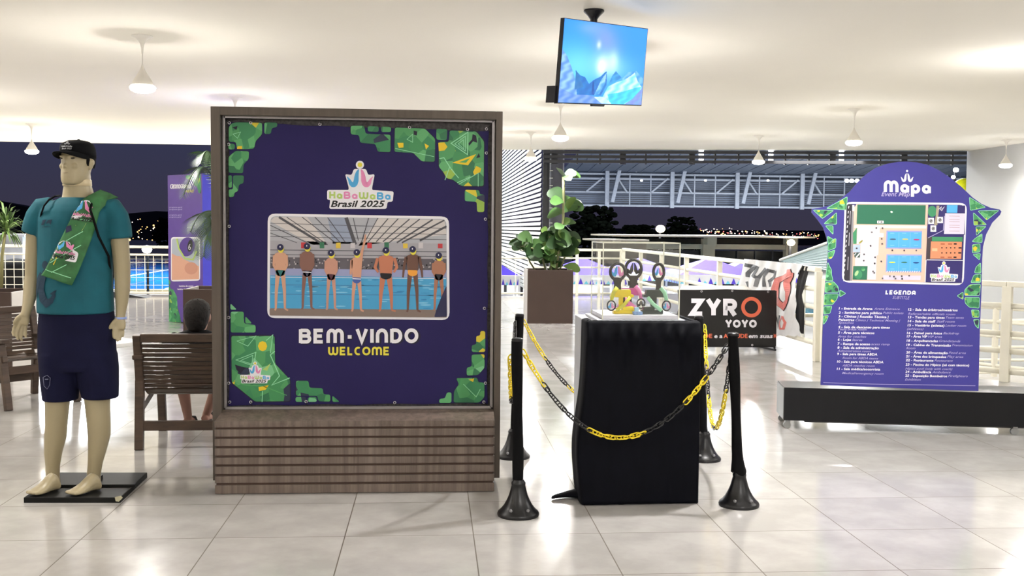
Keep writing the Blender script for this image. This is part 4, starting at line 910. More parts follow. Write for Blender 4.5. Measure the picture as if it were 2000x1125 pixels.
# map picture
A = Art(SP_); q = lambda x, y: (1640+x/6.25, 380+y/6.25)
def Q(pts, mt, l): A.poly([q(*p) for p in pts], mt, l)
def QR(x0, y0, x1, y1, mt, l, sk=0): Q([(x0, y0), (x1, y0+(x1-x0)*.01), (x1-sk, y1+(x1-x0)*.01), (x0-sk, y1)], mt, l)
MC = lambda n, *c: mat('map_'+n, c, .45, var=0)
A.rrect([q(62, 88), q(1555, 103), q(1512, 1108), q(25, 1072)], 14, WHT, 1)
navy_ = MC('navy', 48, 40, 104); grs = MC('field_green', 44, 110, 84); peach = MC('peach_path', 232, 192, 172); bld = MC('building_white', 226, 218, 226); road = MC('road_dark', 46, 44, 54); poolc = MC('pool_blue', 84, 172, 228); poole = MC('pool_edge', 150, 160, 214); orng = MC('court_orange', 222, 142, 104); grd = MC('park_green', 62, 140, 98); gry = MC('grey', 140, 138, 142)
A.rrect([q(84, 112), q(1532, 127), q(1492, 1080), q(48, 1050)], 11, navy_, 2)
A.rrect([q(86, 114), q(160, 115), q(130, 1052), q(50, 1050)], 6, road, 3); Q([(205, 116), (1080, 126), (1040, 1070), (180, 1052), (125, 1052), (140, 560), (150, 200)], peach, 3); Q([(148, 205), (172, 205), (150, 1052), (122, 1050)], gry, 4)
QR(215, 122, 1050, 360, grs, 4, 10); QR(180, 372, 1060, 405, MC('cream', 240, 226, 218), 4, 4); A.ell(*q(632, 212), 2.5, 2, MC('dot_white', 220, 240, 225), 5, 10, .4)
Q([(215, 390), (490, 393), (488, 470), (535, 472), (533, 520), (478, 520), (470, 740), (450, 745), (440, 1040), (335, 1038), (340, 872), (185, 870), (188, 770), (250, 735), (255, 610), (205, 605)], bld, 5)
Q([(160, 470), (210, 400), (205, 600), (165, 605)], grd, 4); Q([(165, 872), (340, 874), (330, 1040), (155, 1038)], grs, 6); Q([(165, 612), (250, 613), (248, 705), (160, 704)], MC('pale_blue', 176, 196, 222), 6); A.ell(*q(225, 975), 8, 9, grd, 7, 14); A.ell(*q(205, 960), 3, 6, MC('pale_tree', 170, 206, 150), 8, 10, .5); A.ell(*q(285, 910), 4, 4, GRN, 7, 10)
for y in (440, 728):
    QR(570, y, 1005, y+218, poole, 5, 10); QR(585, y+16, 998, y+204, poolc, 6, 8)
    for x in (722, 860): A.stroke([q(x, y+24), q(x-5, y+200)], .7, MC('pool_line', 140, 200, 240), 7)
    for x in (640, 785, 930): A.stroke([q(x-25, y+32), q(x+25, y+32)], 1, MC('pool_line', 140, 200, 240), 7); A.stroke([q(x-25, y+180), q(x+25, y+180)], 1, MC('pool_line', 140, 200, 240), 7)
for (x, y), c in (((647, 545), (70, 90, 120)), ((798, 545), (200, 190, 110)), ((935, 550), (180, 30, 100)), ((640, 828), (214, 220, 70)), ((785, 828), (60, 120, 100)), ((930, 832), (30, 60, 130))): A.ell(*q(x, y), 6.2, 1.4, MC('buoy%d' % x, *c), 8, 12)
for i in range(15): A.stroke([q(570+i*28, 950), q(582+i*28, 932)], 1.6, WHT, 8)
QR(530, 985, 990, 1040, MC('stand', 214, 206, 224), 5, 6)
for i in range(8): A.stroke([(1640+(112-i*8.2-0)/6.25, 380+(140+i*118)/6.25), (1640+(106-i*8.2)/6.25, 380+(170+i*118)/6.25)], 1.4, WHT, 4); A.stroke([(1640+(107-i*8)/6.25, 380+(200+i*118)/6.25), (1640+(102-i*8)/6.25, 380+(230+i*118)/6.25)], 1.2, WHT, 4)
for y0, y1, x in ((200, 365, 130), (465, 625, 118), (760, 920, 104)): A.stroke([q(x, y0), q(x-7, y1)], .8, WHT, 4)
QR(152, 128, 178, 200, WHT, 6)
Q([(1085, 128), (1530, 134), (1525, 490), (1060, 530), (1075, 300)], navy_, 4); A.ell(*q(1128, 205), 8.5, 11, grd, 5, 16); Q([(1180, 135), (1215, 135), (1190, 375), (1150, 370), (1170, 260)], MC('sand_path', 166, 156, 134), 6)
QR(1308, 128, 1438, 222, poolc, 5, 5); QR(1285, 228, 1530, 480, MC('list_panel', 214, 208, 226), 6, 14)
for y in (262, 303, 330, 374, 400, 445): A.stroke([q(1335, y), q(1462, y+2)], .7, MC('list_line', 176, 130, 140), 7)
for x, y in ((1112, 322), (1222, 310), (1140, 415)): QR(x-34, y-38, x+36, y+38, WHT, 7); A.ell(*q(x, y), 3.4, 3.8, gry, 8, 12); A.stroke([q(x-12, y+10), q(x+12, y-12)], .8, BLK, 9)
A.stroke([q(1255, 440), q(1075, 530)], 1.2, LILAC, 7); A.stroke([q(1275, 262), q(1262, 440)], 1.2, LILAC, 7); A.stroke([q(1205, 180), q(1240, 150), q(1225, 190), q(1275, 150), q(1240, 200)], 1.2, WHT, 7)
QR(1062, 515, 1125, 790, MC('dark_strip', 70, 60, 66), 5, 6); QR(1125, 515, 1498, 570, grd, 6); QR(1112, 572, 1490, 782, orng, 7, 10); QR(1125, 655, 1190, 690, MC('court_line', 244, 180, 140), 8)
for x in (1245, 1300, 1352, 1402):
    for y in (650, 712): A.ell(*q(x, y), 1.6, 1.4, BLK, 8, 8)
for x, y in ((1408, 602), (1466, 650), (1462, 712), (1405, 765)): QR(x-18, y-9, x+18, y+9, BLK, 8)
for x in (1255, 1345): QR(x-25, 594, x+25, 612, MC('seat_brown', 176, 96, 66), 8); QR(x-28, 756, x+20, 774, MC('seat_brown', 176, 96, 66), 8)
Q([(1058, 792), (1500, 800), (1500, 808), (1058, 800)], WHT, 9); A.stroke([q(1052, 800), q(1040, 1070)], 1.4, WHT, 9); Q([(1060, 805), (1496, 812), (1488, 1078), (1046, 1070)], navy_, 8)
for i in range(46):
    x, y = rnd.choice([(445, 408), (390, 460), (308, 482), (375, 625), (370, 712), (430, 765), (292, 806), (295, 730), (425, 840), (422, 880), (405, 938), (420, 955), (205, 655), (520, 410), (510, 540), (515, 600), (640, 680), (785, 682), (932, 682), (610, 995), (660, 1000), (755, 995), (845, 990), (900, 995), (680, 1025), (760, 1028), (520, 1022), (505, 815)])
    A.ell(*q(x, y), 1.9, 1.9, MC('pin_grey', 150, 146, 150), 9, 10); A.ell(*q(x, y), 1.2, 1.2, MC('pin_dark', 84, 80, 84), 10, 8)
A.ell(*q(255, 578), 5, 1.6, MC('pin_olive', 150, 146, 60), 9, 10, -.7)
QR(455, 318, 535, 352, WHT, 8); A.stroke([q(470, 345), q(480, 325)], 1, BLK, 9); A.ell(*q(508, 335), 2, 2, gry, 9, 10)
Q([(165, 710), (250, 706), (245, 770), (180, 768)], MC('parking_dark', 70, 90, 84), 7); A.stroke([q(200, 765), q(245, 715)], 2.4, WHT, 8); A.stroke([q(175, 740), q(200, 712)], 1.2, WHT, 8)
logo(A, 1640+1268/6.25, 380+815/6.25, 54, 10)
A.build('map_picture', ms, 'coloured site plan with two blue pools')

# ------------------------------------------------------------------ black promotional board
zy = thing('promotional_board', 'low black advertising board with white lettering and an orange ring, before the railing', 'sign', (3.5, 12.3, 0), math.atan2(.27, 1.256))
Uz = Vector((1.256, .266, 0)).normalized(); Nz = Vector((-Uz.y, Uz.x, 0)); ZP = Plane((2.892, 12.158, 0), Uz, (0, 0, 1), .0012)
zbm = mat('board_black_vinyl', (26, 25, 25), .45, var=.1, scale=6)
m = MB(); m.prism([ZP.hit(*p) for p in ((1324, 567), (1420, 565), (1517, 568), (1516, 676), (1330, 675))], Nz*.01, zbm); local(zy, m); m.build('vinyl_face', None, zy)
dk = mat('board_black_frame', (24, 23, 24), .5)
def zt(a, b, w=.022, off=.03): m = MB(); m.beam(ZP.hit(*a)+Nz*off, ZP.hit(*b)+Nz*off, w, w); local(zy, m); return m
zt((1516, 568), (1515, 686)).build('frame_leg', dk, zy); zt((1330, 568), (1330, 684)).build('frame_leg', dk, zy); zt((1326, 568), (1516, 569)).build('frame_rail', dk, zy); zt((1330, 676), (1516, 677)).build('frame_rail', dk, zy)
for x in (1331, 1513):
    p = ZP.hit(x, 683); p.z = .012; m = MB(); m.beam(p-Nz*.02, p+Nz*.42, .02, .02); q3 = p+Nz*.4; m.beam(q3, ZP.hit(x, 600)+Nz*.04, .018, .018); local(zy, m); m.build('rear_foot', dk, zy)
m = MB(); a_, b_ = ZP.hit(1324, 567)+Nz*.03, ZP.hit(1478, 558.5)+Nz*.25; m.prism([ZP.hit(1324, 568)+Nz*.02, ZP.hit(1470, 566)+Nz*.02, ZP.hit(1480, 561)+Nz*.3, ZP.hit(1360, 561)+Nz*.3], (0, 0, .004)); local(zy, m); m.build('white_rear_sheet', mat('white_vinyl', (222, 220, 214), .6), zy)
A = Art(ZP); A.glyphs('ZYR', 1347, 617, 34, WHT, w=93, th=.26, gap=.1, layer=1, sl=.006); A.build('lettering', zy, 'large white letters'); A = Art(ZP); A.ring(1467.5, 600, 20, 20, 7, mat('ring_orange', (222, 108, 78), .5, var=0), 1)
A.build('ring_emblem', zy, 'orange ring'); A = Art(ZP); A.glyphs('YOYO', 1416, 640, 15.5, WHT, w=62, th=.27, gap=.08, layer=1)
A.build('lettering', zy, 'smaller white letters under the ring'); A = Art(ZP); OR = mat('ring_orange', (222, 108, 78)); yb_ = 660
A.text('IDADE', 1352, yb_, 8.2, OR, w=39, layer=1, bold=.03); A.text('e a', 1395, yb_, 8, WHT, w=16, layer=1, bold=.03, shear=.1); A.text('ATITUDE', 1413, yb_, 8.2, OR, w=47, layer=1, bold=.03); A.text('em suas', 1462, yb_, 8, WHT, w=47, layer=1, bold=.03, shear=.1); A.text('M', 1511, yb_, 8.2, OR, w=5.4, layer=1, bold=.03)
A.build('slogan_lettering', zy, 'orange and white slogan line')
for x, y in ((1370, 569), (1430, 568), (1500, 570), (1419, 674), (1469, 674)):
    p = ZP.hit(x, y, 2); m = MB(); m.tube([p+Vector((math.cos(a)*.010, 0, math.sin(a)*.010)) for a in [2*PI*k/10 for k in range(10)]], .003, 6, closed=True, cap=False); local(zy, m); m.build('eyelet', eym, zy)

# ------------------------------------------------------------------ railings
wrl = mat('white_railing_paint', (232, 228, 212), .4, var=.02)
def railing(name_label, pts, h=1.02, mids=(.80, .30, .08), posts=1.8, mesh=0, vmesh=0, r=.028, pw=.07, name='metal_railing', rake=0):
    t = thing(name, name_label, 'railing', pts[0])
    P = [Vector(p) for p in pts]
    for a, b in zip(P, P[1:]):
        m = MB(); m.beam(a+Vector((0, 0, h-.02)), b+Vector((0, 0, h-.02)), .08, .055); local(t, m); m.build('handrail', wrl, t, bevel=.01)
        for z in mids: m = MB(); m.tube([a+Vector((0, 0, z)), b+Vector((0, 0, z))], r, 10); local(t, m); m.build('rail', wrl, t, True)
        L = (b-a).length; n = max(1, round(L/posts))
        for i in range(n+1):
            if i == n and b is not P[-1]: continue
            p = a.lerp(b, i/n); m = MB(); m.box(p+Vector((0, 0, h/2-.02)), (pw, pw, h-.04), None, Matrix.Rotation(math.atan2(b.y-a.y, b.x-a.x), 3, 'Z')); local(t, m); m.build('post', wrl, t, bevel=.005)
        if mesh:
            m = MB(); z0, z1 = mids[-1], mids[0]; nz = int((z1-z0)/mesh); 
            for k in range(1, nz): z = z0+(z1-z0)*k/nz; m.beam(a+Vector((0, 0, z)), b+Vector((0, 0, z)), .012, .012)
            nv = int(L/vmesh)
            for k in range(1, nv): p = a.lerp(b, k/nv); m.beam(p+Vector((0, 0, z0)), p+Vector((0, 0, z1)), .012, .012)
            local(t, m); m.build('wire_grid', wrl, t)
    return t
railing('white railing with square wire grid along the far left edge of the hall', [(-13.8, 22.05, 0), (-2.6, 22.25, 0)], mids=(.84, .06), mesh=.15, vmesh=.17, r=.022, posts=2.4)
railing('white railing behind the banner kiosk and the leafy planter', [(-2.5, 22.3, 0), (2.1, 22.62, 0)], mids=(.82, .06), mesh=.26, vmesh=.30, r=.024, posts=1.2)
railing('white barred railing between the planter and the clear case, far edge', [(2.16, 22.62, 0), (4.1, 22.7, 0)], mids=(.82, .62, .06), posts=.55, r=.02, pw=.06)
railing('white railing running from the far corner past the black board', [(4.13, 22.6, 0), (4.2, 17.2, 0), (4.27, 11.40, 0)], h=1.04, mids=(.80, .60, .40, .20), posts=2.0)
railing('near white railing with thick posts behind the map sign', [(4.33, 11.30, 0), (5.56, 9.82, 0), (8.4, 7.1, 0)], h=.97, mids=(.74, .47, .30, .10), posts=1.95, pw=.085)
# ramp outside the right railing with two raked rails
rampm = mat('ramp_concrete', (190, 186, 178), .7, var=.04)
m = MB(); m.prism([Vector(p) for p in ((5.0, 22.6, -1.55), (12.3, 22.6, -1.55), (12.3, 22.6, -1.4), (5.0, 22.6, -1.3))], (0, -.01, 0), rampm)
m.add([Vector(p) for p in ((4.5, 21, -.36), (12.35, 21, -1.35), (12.35, 4, -.1), (13.4, 2.3, -.02), (5.7, 9.85, -.36), (4.5, 11.4, -.36))], [(0, 1, 2, 3, 4, 5)], rampm)
tg = m.build('ramp'); tag(tg, kind='structure')
def raked(label, a, b, n=4, h=1.0):
    t = thing('ramp_railing', label, 'railing', a); A0, B0 = Vector(a), Vector(b)
    for k in range(n+1):
        z = h*(k+1)/(n+1)-.05; m = MB(); m.tube([A0+Vector((0, 0, z)), B0+Vector((0, 0, z))], .035 if k == n else .024, 10); local(t, m); m.build('handrail' if k == n else 'rail', wrl, t, True)
    L = (B0-A0).length; c = int(L/1.9)
    for i in range(c+1): p = A0.lerp(B0, i/c); m = MB(); m.box(p+Vector((0, 0, h/2)), (.06, .06, h), None); local(t, m); m.build('post', wrl, t)
    return t
raked('upper sloping white ramp railing outside, right of the map sign', (11.9, 7.4, -.55), (6.6, 15.4, -.5))
raked('lower sloping white ramp railing outside, farther from the map sign', (12.0, 10.0, -.2), (7.2, 18.5, -1.2))

# white banner hanging on the railing, wrinkled
hb = thing('hanging_white_banner', 'crumpled white banner with black and red letters hanging over the railing', 'banner', (4.23, 14.6, .5))
# lies in the plane of the railing (x ~ 4.2) facing the hall
def hx(px_, py_): # print units -> banner in the railing plane, with folds
    d = ray(px_, py_); n = Vector((-1, -.02, 0)); o = Vector((4.19, 14, 0)); dv = Vector(d); k = (o-Vector(CAMP)).dot(n)/dv.dot(n)
    return Vector(CAMP)+dv*k
def wr(px_, py_, l=0):
    p = hx(px_, py_); s_ = px_*.055+py_*.02; return p+Vector((-.03-.011*math.sin(s_*5.2)-.006*math.sin(px_*.19-py_*.06)-l*.0025, 0, 0))

Lc = [(1457, 505.5), (1451, 530), (1447, 560), (1452, 600), (1462, 640), (1470, 656)]; Rc = [(1574, 516), (1560, 546), (1558, 580), (1561, 620), (1568, 645), (1571, 656)]
def crv(C, t):
    x = t*(len(C)-1); i = min(int(x), len(C)-2); return lerp(C[i], C[i+1], x-i)
m = MB(); NU, NV = 44, 34; vs = []
for j in range(NV+1):
    for i in range(NU+1):
        a, b = crv(Lc, j/NV), crv(Rc, j/NV); p = lerp(a, b, i/NU); vs.append(wr(p[0], p[1]+(1.5*math.sin(i*.9) if j == NV else 0)))
m.add(vs, [(j*(NU+1)+i, j*(NU+1)+i+1, (j+1)*(NU+1)+i+1, (j+1)*(NU+1)+i) for j in range(NV) for i in range(NU)], mat('white_banner_vinyl', (224, 224, 224), .4, var=.03)); local(hb, m); m.build('vinyl_sheet', None, hb, True)
class WArt(Art):
    def P(s, x, y, layer): return wr(x, y, layer)
def dens(P, n=5):
    out = []
    for a, b in zip(P, P[1:]): out += [lerp(a, b, k/n) for k in range(n)]
    return out+[P[-1]]
A = WArt(BP); DG = mat('letter_dark_grey', (50, 50, 52), .5, var=0); RD = mat('letter_red', (206, 116, 108), .5, var=.08, scale=9); RDd = mat('letter_dark_outline', (60, 50, 52), .5, var=0)
A.stroke(dens([(1460, 517), (1477, 521), (1466, 534), (1465, 541)]), 7, DG, 2); A.stroke(dens([(1462, 550), (1466, 566)]), 5, DG, 2); A.stroke(dens([(1486, 520), (1476, 538), (1484, 543), (1501, 524)]), 6, DG, 2); A.stroke(dens([(1484, 543), (1480, 560)]), 6, mat('letter_mid_grey', (110, 110, 112), .5, var=0), 2)
A.stroke(dens([(1498, 560), (1498, 540), (1506, 528), (1518, 532), (1516, 541), (1508, 549), (1510, 560)]), 6, DG, 2)
A.stroke(dens([(1546, 526), (1547, 536), (1536, 543), (1523, 548), (1519, 565), (1522, 582), (1528, 592), (1534, 599), (1542, 588), (1545, 570), (1543, 552), (1548, 540), (1550, 532)]), 11, RDd, 2)
A.stroke(dens([(1546, 526), (1547, 536), (1536, 543), (1523, 548), (1519, 565), (1522, 582), (1528, 592), (1534, 599), (1542, 588), (1545, 570), (1543, 552), (1548, 540), (1550, 532)]), 9.4, RD, 4)
A.stroke(dens([(1533, 617), (1529, 630), (1531, 642), (1536, 642), (1539, 630), (1535, 618)]), 3.4, RD, 2); A.stroke(dens([(1521, 616), (1524, 640), (1527, 616)]), 2.6, DG, 2)
local(hb, A.mb); o = A.mb.build('lettering', None, hb); o['label'] = 'distorted grey and red letters'
bc = thing('black_cloth_strip', 'black cloth hanging on the railing just right of the crumpled white banner', 'cloth', (4.25, 11.8, .5))
m = MB(); Lc2 = [(1567, 518), (1557, 546), (1556, 580), (1558, 620), (1566, 650)]; Rc2 = [(1581, 521), (1578, 546), (1570, 575), (1573, 600), (1570, 652)]; vs = []
for j in range(21):
    for i in range(9):
        p = lerp(crv(Lc2, j/20), crv(Rc2, j/20), i/8); q3 = hx(*p); vs.append(q3+Vector((-.012+.012*math.sin(i*1.8+j*.3), 0, 0)))
m.add(vs, [(j*9+i, j*9+i+1, (j+1)*9+i+1, (j+1)*9+i) for j in range(20) for i in range(8)], None); local(bc, m); m.build('hanging_cloth', mat('black_banner_back', (18, 18, 20), .7), bc, True)
# ------------------------------------------------------------------ mannequin (posed as in the photo)
skinm = mat('mannequin_cream_plastic', (162, 150, 120), .38, spec=.45, var=.02, scale=3); teal = mat('teal_cotton', (10, 86, 100), .8, var=.06, scale=12, bump=.25); navy = mat('navy_cotton', (21, 22, 48), .9, spec=.15, var=.08, scale=12, bump=.25)
MY = 5.80
def mp(px_, py_, dy=0): return at(px_, py_, MY+dy)
man = thing('mannequin', 'cream male mannequin in teal t-shirt, navy shorts and black cap', 'mannequin', mp(135, 960)*1)
man.location.z = 0
def hrings(m, L, n=28):
    """L: px, py, dy, rx, ry  -> horizontal elliptical rings"""
    m.rings([[mp(x, y, dy)+Vector((rx*math.cos(a), ry*math.sin(a), 0)) for a in [2*PI*k/n for k in range(n)]] for x, y, dy, rx, ry in L])
def limb(m, L, n=18):
    P = [mp(x, y, dy) for x, y, dy, r in L]; m.tube(P, [q[3] for q in L], n)
B = MB()
# torso under the shirt, neck, hips
hrings(B, [(150, 640, 0, .155, .10), (150, 600, 0, .165, .11), (148, 540, 0, .165, .11), (148, 470, 0, .185, .12), (150, 420, 0, .185, .115), (152, 398, 0, .135, .09), (153, 386, .0, .082, .072), (153, 376, -.005, .078, .070), (152, 365, -.01, .071, .067), (151, 350, -.012, .068, .066), (151, 335, -.012, .064, .064)])
# legs
hrings(B, [(118, 640, 0, .085, .10), (113, 690, 0, .085, .095), (110, 740, -.005, .075, .080), (112, 785, -.01, .063, .068), (111, 805, -.01, .060, .064), (110, 830, -.0, .056, .062), (108, 855, .01, .056, .063), (104, 885, .012, .045, .052), (103, 910, .012, .036, .042), (103, 930, .012, .034, .042), (104, 948, .012, .036, .046), (104, 957, .01, .030, .045)])
hrings(B, [(182, 640, 0, .085, .10), (188, 690, 0, .09, .095), (191, 740, 0, .078, .082), (190, 780, -.005, .067, .070), (191, 800, -.005, .064, .066), (193, 825, .0, .061, .066), (194, 850, .012, .058, .064), (190, 880, .014, .047, .053), (186, 905, .014, .038, .044), (183, 928, .014, .035, .043), (183, 948, .012, .037, .046), (183, 956, .01, .031, .045)])
def foot(hx_, hy, tx, ty, fl=1):
    a = onz(hx_, hy, .03); b = onz(tx, ty, .03); d = (b-a); L = d.length; d.normalize(); s_ = Vector((-d.y, d.x, 0)); R = []
    for t_, w, h, zc in ((-.13, .018, .02, .05), (-.08, .030, .034, .058), (.0, .034, .045, .07), (.15, .035, .050, .078), (.32, .036, .044, .070), (.5, .040, .032, .056), (.68, .044, .024, .047), (.84, .044, .018, .043), (.95, .034, .014, .040), (1.0, .018, .009, .039)):
        R.append([a+d*(L*t_)+s_*(w*1.12*math.cos(q))+Vector((0, 0, zc-.03+max(-(zc-.034), h*math.sin(q)))) for q in [2*PI*k/16 for k in range(16)]])
    B.rings(R)
    for k in range(5):
        o = (k-2)*.0165*fl; c = a+d*(L*(.97-.02*abs(k-1)))+s_*o; B.ell(c+Vector((0, 0, .014)), (.011, .018, .010), None, Matrix((s_, d, Vector((0, 0, 1)))).transposed())
foot(108, 957, 62, 968); foot(188, 957, 138, 968)
# arms
limb(B, [(92, 402, 0, .05), (76, 420, .0, .052), (70, 450, .01, .048), (67, 480, .015, .044), (65, 515, .02, .042), (64, 540, .02, .040), (62, 555, .015, .041), (59, 575, .0, .036), (55, 595, -.02, .029), (51, 610, -.035, .025), (48, 618, -.04, .026)])
limb(B, [(212, 402, 0, .05), (226, 420, 0, .052), (232, 450, 0, .049), (235, 480, 0, .046), (238, 515, 0, .044), (239, 545, .0, .042), (239, 565, -.005, .040), (238, 590, -.01, .033), (236, 610, -.015, .026), (235, 622, -.02, .025)])
def hand(w, k, fin, th, yl=-.04):
    """w wrist px, k knuckle centre px, fin: five finger paths"""
    P = [mp(w[0], w[1], yl), mp((w[0]+k[0])/2, (w[1]+k[1])/2, yl-.005), mp(k[0], k[1], yl-.01)]
    d = (P[2]-P[0]).normalized(); s_ = Vector((0, 1, 0)).cross(d).normalized(); R = []
    for p, a, b in ((P[0]-d*.03, .012, .012), (P[0]-d*.01, .022, .020), (P[0]+d*.01, .027, .020), (P[1], .034, .018), (P[2], .036, .014), (P[2]+d*.008, .030, .010)):
        R.append([p+s_*(a*math.cos(q))+Vector((0, 1, 0))*(b*math.sin(q)) for q in [2*PI*j/16 for j in range(16)]])
    B.rings(R)
    for f in fin: B.tube([mp(x, y, yl-.01+dd) for x, y, dd in f], [.0092, .0086, .0080, .0062], 10)
    B.tube([mp(x, y, yl+dd) for x, y, dd in th], [.013, .012, .010, .006][:len(th)], 10)
hand((49, 614), (43, 630), [[(33, 630, -.01), (27, 641, -.01), (25, 650, -.02), (27, 657, -.03)], [(39, 633, -.005), (34, 647, -.01), (33, 657, -.02), (35, 664, -.03)], [(45, 635, .005), (42, 649, 0), (41, 659, -.01), (43, 666, -.02)], [(51, 633, .012), (50, 646, .008), (50, 654, 0), (51, 660, -.01)]], [(42, 616, -.01), (34, 622, -.025), (29, 629, -.03), (27, 635, -.03)])
hand((235, 620), (232, 640), [[(224, 638, -.01), (222, 649, -.015), (222, 657, -.022), (224, 662, -.026)], [(229, 640, -.005), (228, 652, -.01), (228, 661, -.016), (230, 667, -.02)], [(234, 640, .005), (234, 652, 0), (234, 660, -.006), (235, 665, -.01)], [(239, 637, .012), (240, 647, .01), (240, 654, .004), (240, 658, 0)]], [(229, 624, -.01), (221, 631, -.02), (216, 638, -.025), (214, 643, -.025)], yl=-.025)
# head: local frame, face towards -y, then turned to the viewer's left
hc = mp(151, 319, -.02); RH = Matrix.Rotation(math.radians(-19), 3, 'Z') @ Matrix.Rotation(math.radians(-2), 3, 'X')
def hp(x, y, z): return hc+RH @ Vector((x, y, z))
B.rings([[hp(rx*math.cos(a), yc+ry*math.sin(a), z) for a in [2*PI*k/28 for k in range(28)]] for z, yc, rx, ry in ((-.118, -.055, .022, .020), (-.112, -.050, .044, .038), (-.098, -.038, .056, .054), (-.075, -.022, .063, .073), (-.05, -.012, .066, .083), (-.02, -.004, .068, .088), (.01, .0, .072, .092), (.04, .004, .075, .094), (.07, .008, .072, .090), (.095, .01, .060, .074), (.112, .012, .038, .048), (.118, .012, .012, .016))], None, True)
def he(c, r, R=None): B.ell(hp(*c), r, None, RH if R is None else RH @ R, 14, 10)
he((0, -.094, -.020), (.013, .015, .011)); he((0, -.088, -.002), (.009, .014, .028)); he((-.010, -.092, -.028), (.007, .010, .006)); he((.010, -.092, -.028), (.007, .010, .006))
he((-.026, -.079, .030), (.024, .015, .008)); he((.026, -.079, .030), (.024, .015, .008)); he((-.034, -.070, -.022), (.020, .016, .018)); he((.034, -.070, -.022), (.020, .016, .018))
he((0, -.086, -.054), (.020, .010, .0055)); he((0, -.084, -.064), (.018, .010, .0065)); he((0, -.074, -.095), (.020, .016, .014)); he((-.030, -.072, .008), (.013, .010, .008)); he((.030, -.072, .008), (.013, .010, .008))
for s_ in (-1, 1):
    he((s_*.075, .012, -.004), (.008, .018, .028)); he((s_*.078, .018, .006), (.009, .018, .018)); he((s_*.074, .006, -.024), (.007, .010, .011))
local(man, B); body = B.build('body', skinm, man); bake_remesh(body, .0042, 3); body['label'] = 'glossy cream body'
m = MB(); m.rings([[mp(151, y, -.012)+Vector((r*math.cos(a), (r-.002)*math.sin(a), .010*math.sin(a)*0)) for a in [2*PI*k/36 for k in range(36)]] for y, r in ((364, .0705), (362.5, .0735), (352, .0715), (350.5, .068))]); local(man, m); m.build('neck_joint_band', mat('cream_joint_band', (196, 180, 146), .35, var=.02), man, True)
# eyes, their dark colour standing in for the socket shade under the brim
m = MB()
for s_ in (-1, 1): m.ell(hp(s_*.031, -.082, .019), (.015, .0045, .0052), None, RH); 
local(man, m); m.build('shaded_eyes', mat('eye_socket_shade', (56, 49, 38), .5), man, True)
m = MB(); m.ell(hp(0, -.0875, -.0590), (.019, .0090, .0028), None, RH); local(man, m); m.build('painted_lips', mat('painted_lip_tan', (128, 112, 86), .5), man, True)
m = MB(); m.rings([[hp(rx*math.cos(a), yc+ry*math.sin(a), z) for a in [2*PI*k/28 for k in range(28)]] for z, yc, rx, ry in ((-.02, .045, .060, .056), (.0, .034, .072, .068), (.03, .022, .0775, .082), (.06, .016, .077, .088))])
for s_ in (-1, 1): m.ell(hp(s_*.071, -.006, .010), (.006, .015, .026), None, RH)
local(man, m); m.build('painted_hair', mat('painted_hair_black', (9, 9, 10), .8, spec=.1), man, True)
# cap
capm = mat('black_cap_cotton', (8, 9, 12), .85, spec=.15, var=.1)
m = MB(); m.rings([[hp(rx*math.cos(a), yc+ry*math.sin(a), z+ (.012*(-math.sin(a)) if z < .1 else 0)) for a in [2*PI*k/32 for k in range(32)]] for z, yc, rx, ry in ((.038, .006, .083, .101), (.06, .006, .084, .102), (.085, .006, .081, .098), (.104, .008, .071, .086), (.118, .01, .048, .058), (.124, .01, .012, .015))])
m.ell(hp(0, .01, .125), (.008, .008, .004), None, RH); local(man, m); cap = m.build('cap_crown', capm, man, True)
m = MB(); top, bot = [], []
for k in range(17):
    a = PI+PI*k/16; x_, y_ = math.cos(a), math.sin(a); z_ = .052-.010*abs(x_)**2
    top.append((hp(.080*x_, .006+.098*y_*1.0, z_+.006), hp(.076*x_, -.02+.150*y_, z_-.006-.014*x_*x_)))
n = len(top); vs = [p for a in top for p in a]; vs += [v-Vector((0, 0, .004)) for v in vs]
m.add(vs, [(2*i, 2*i+1, 2*i+3, 2*i+2) for i in range(n-1)]+[(2*n+2*i, 2*n+2*i+2, 2*n+2*i+3, 2*n+2*i+1) for i in range(n-1)]+[(2*i+1, 2*n+2*i+1, 2*n+2*i+3, 2*i+3) for i in range(n-1)]); local(man, m); m.build('cap_brim', capm, cap if False else man, True)
# cap badge: figures and two text lines, on the crown front
capg = mat('badge_grey_thread', (176, 178, 182), .6)
def capuv(u, v, l=0):     # u sideways (m), v up, wraps on the crown
    a = -PI/2+u/.083; k = 1.02-.22*max(0, (v-.03)/.05)**2; z_ = .052+v*.85
    rx, ry = (.083*k, .101*k); return hp(rx*math.cos(a), .006+ry*math.sin(a)-.002, z_)
def badge(vs_, fs_, m): m.add([capuv(a, b) for a, b in vs_], fs_, capg)
m = MB()
def tline(txt, u0, v0, h, w):
    vs_, fs_, tw = text2d(txt, .2, .02); badge([(u0+a*w/tw, v0+b*h/.72) for a, b in vs_], fs_, m)
tline('HaBaWaBa', -.034+.008, .028, .010, .062); tline('Brasil 2025', -.030+.008, .014, .010, .056)
for sg in (-1, 1):
    P_ = [(.002, .062), (.004, .054), (.006, .046), (.011, .044), (.014, .050)]; 
    for (a, b), (c, d) in zip(P_, P_[1:]): badge([(.008+sg*a-.0015, b), (.008+sg*a+.0025, b), (.008+sg*c+.0025, d), (.008+sg*c-.0015, d)], [(0, 1, 2, 3)], m)
local(man, m); m.build('cap_badge', None, man)['label'] = 'grey embroidered badge'
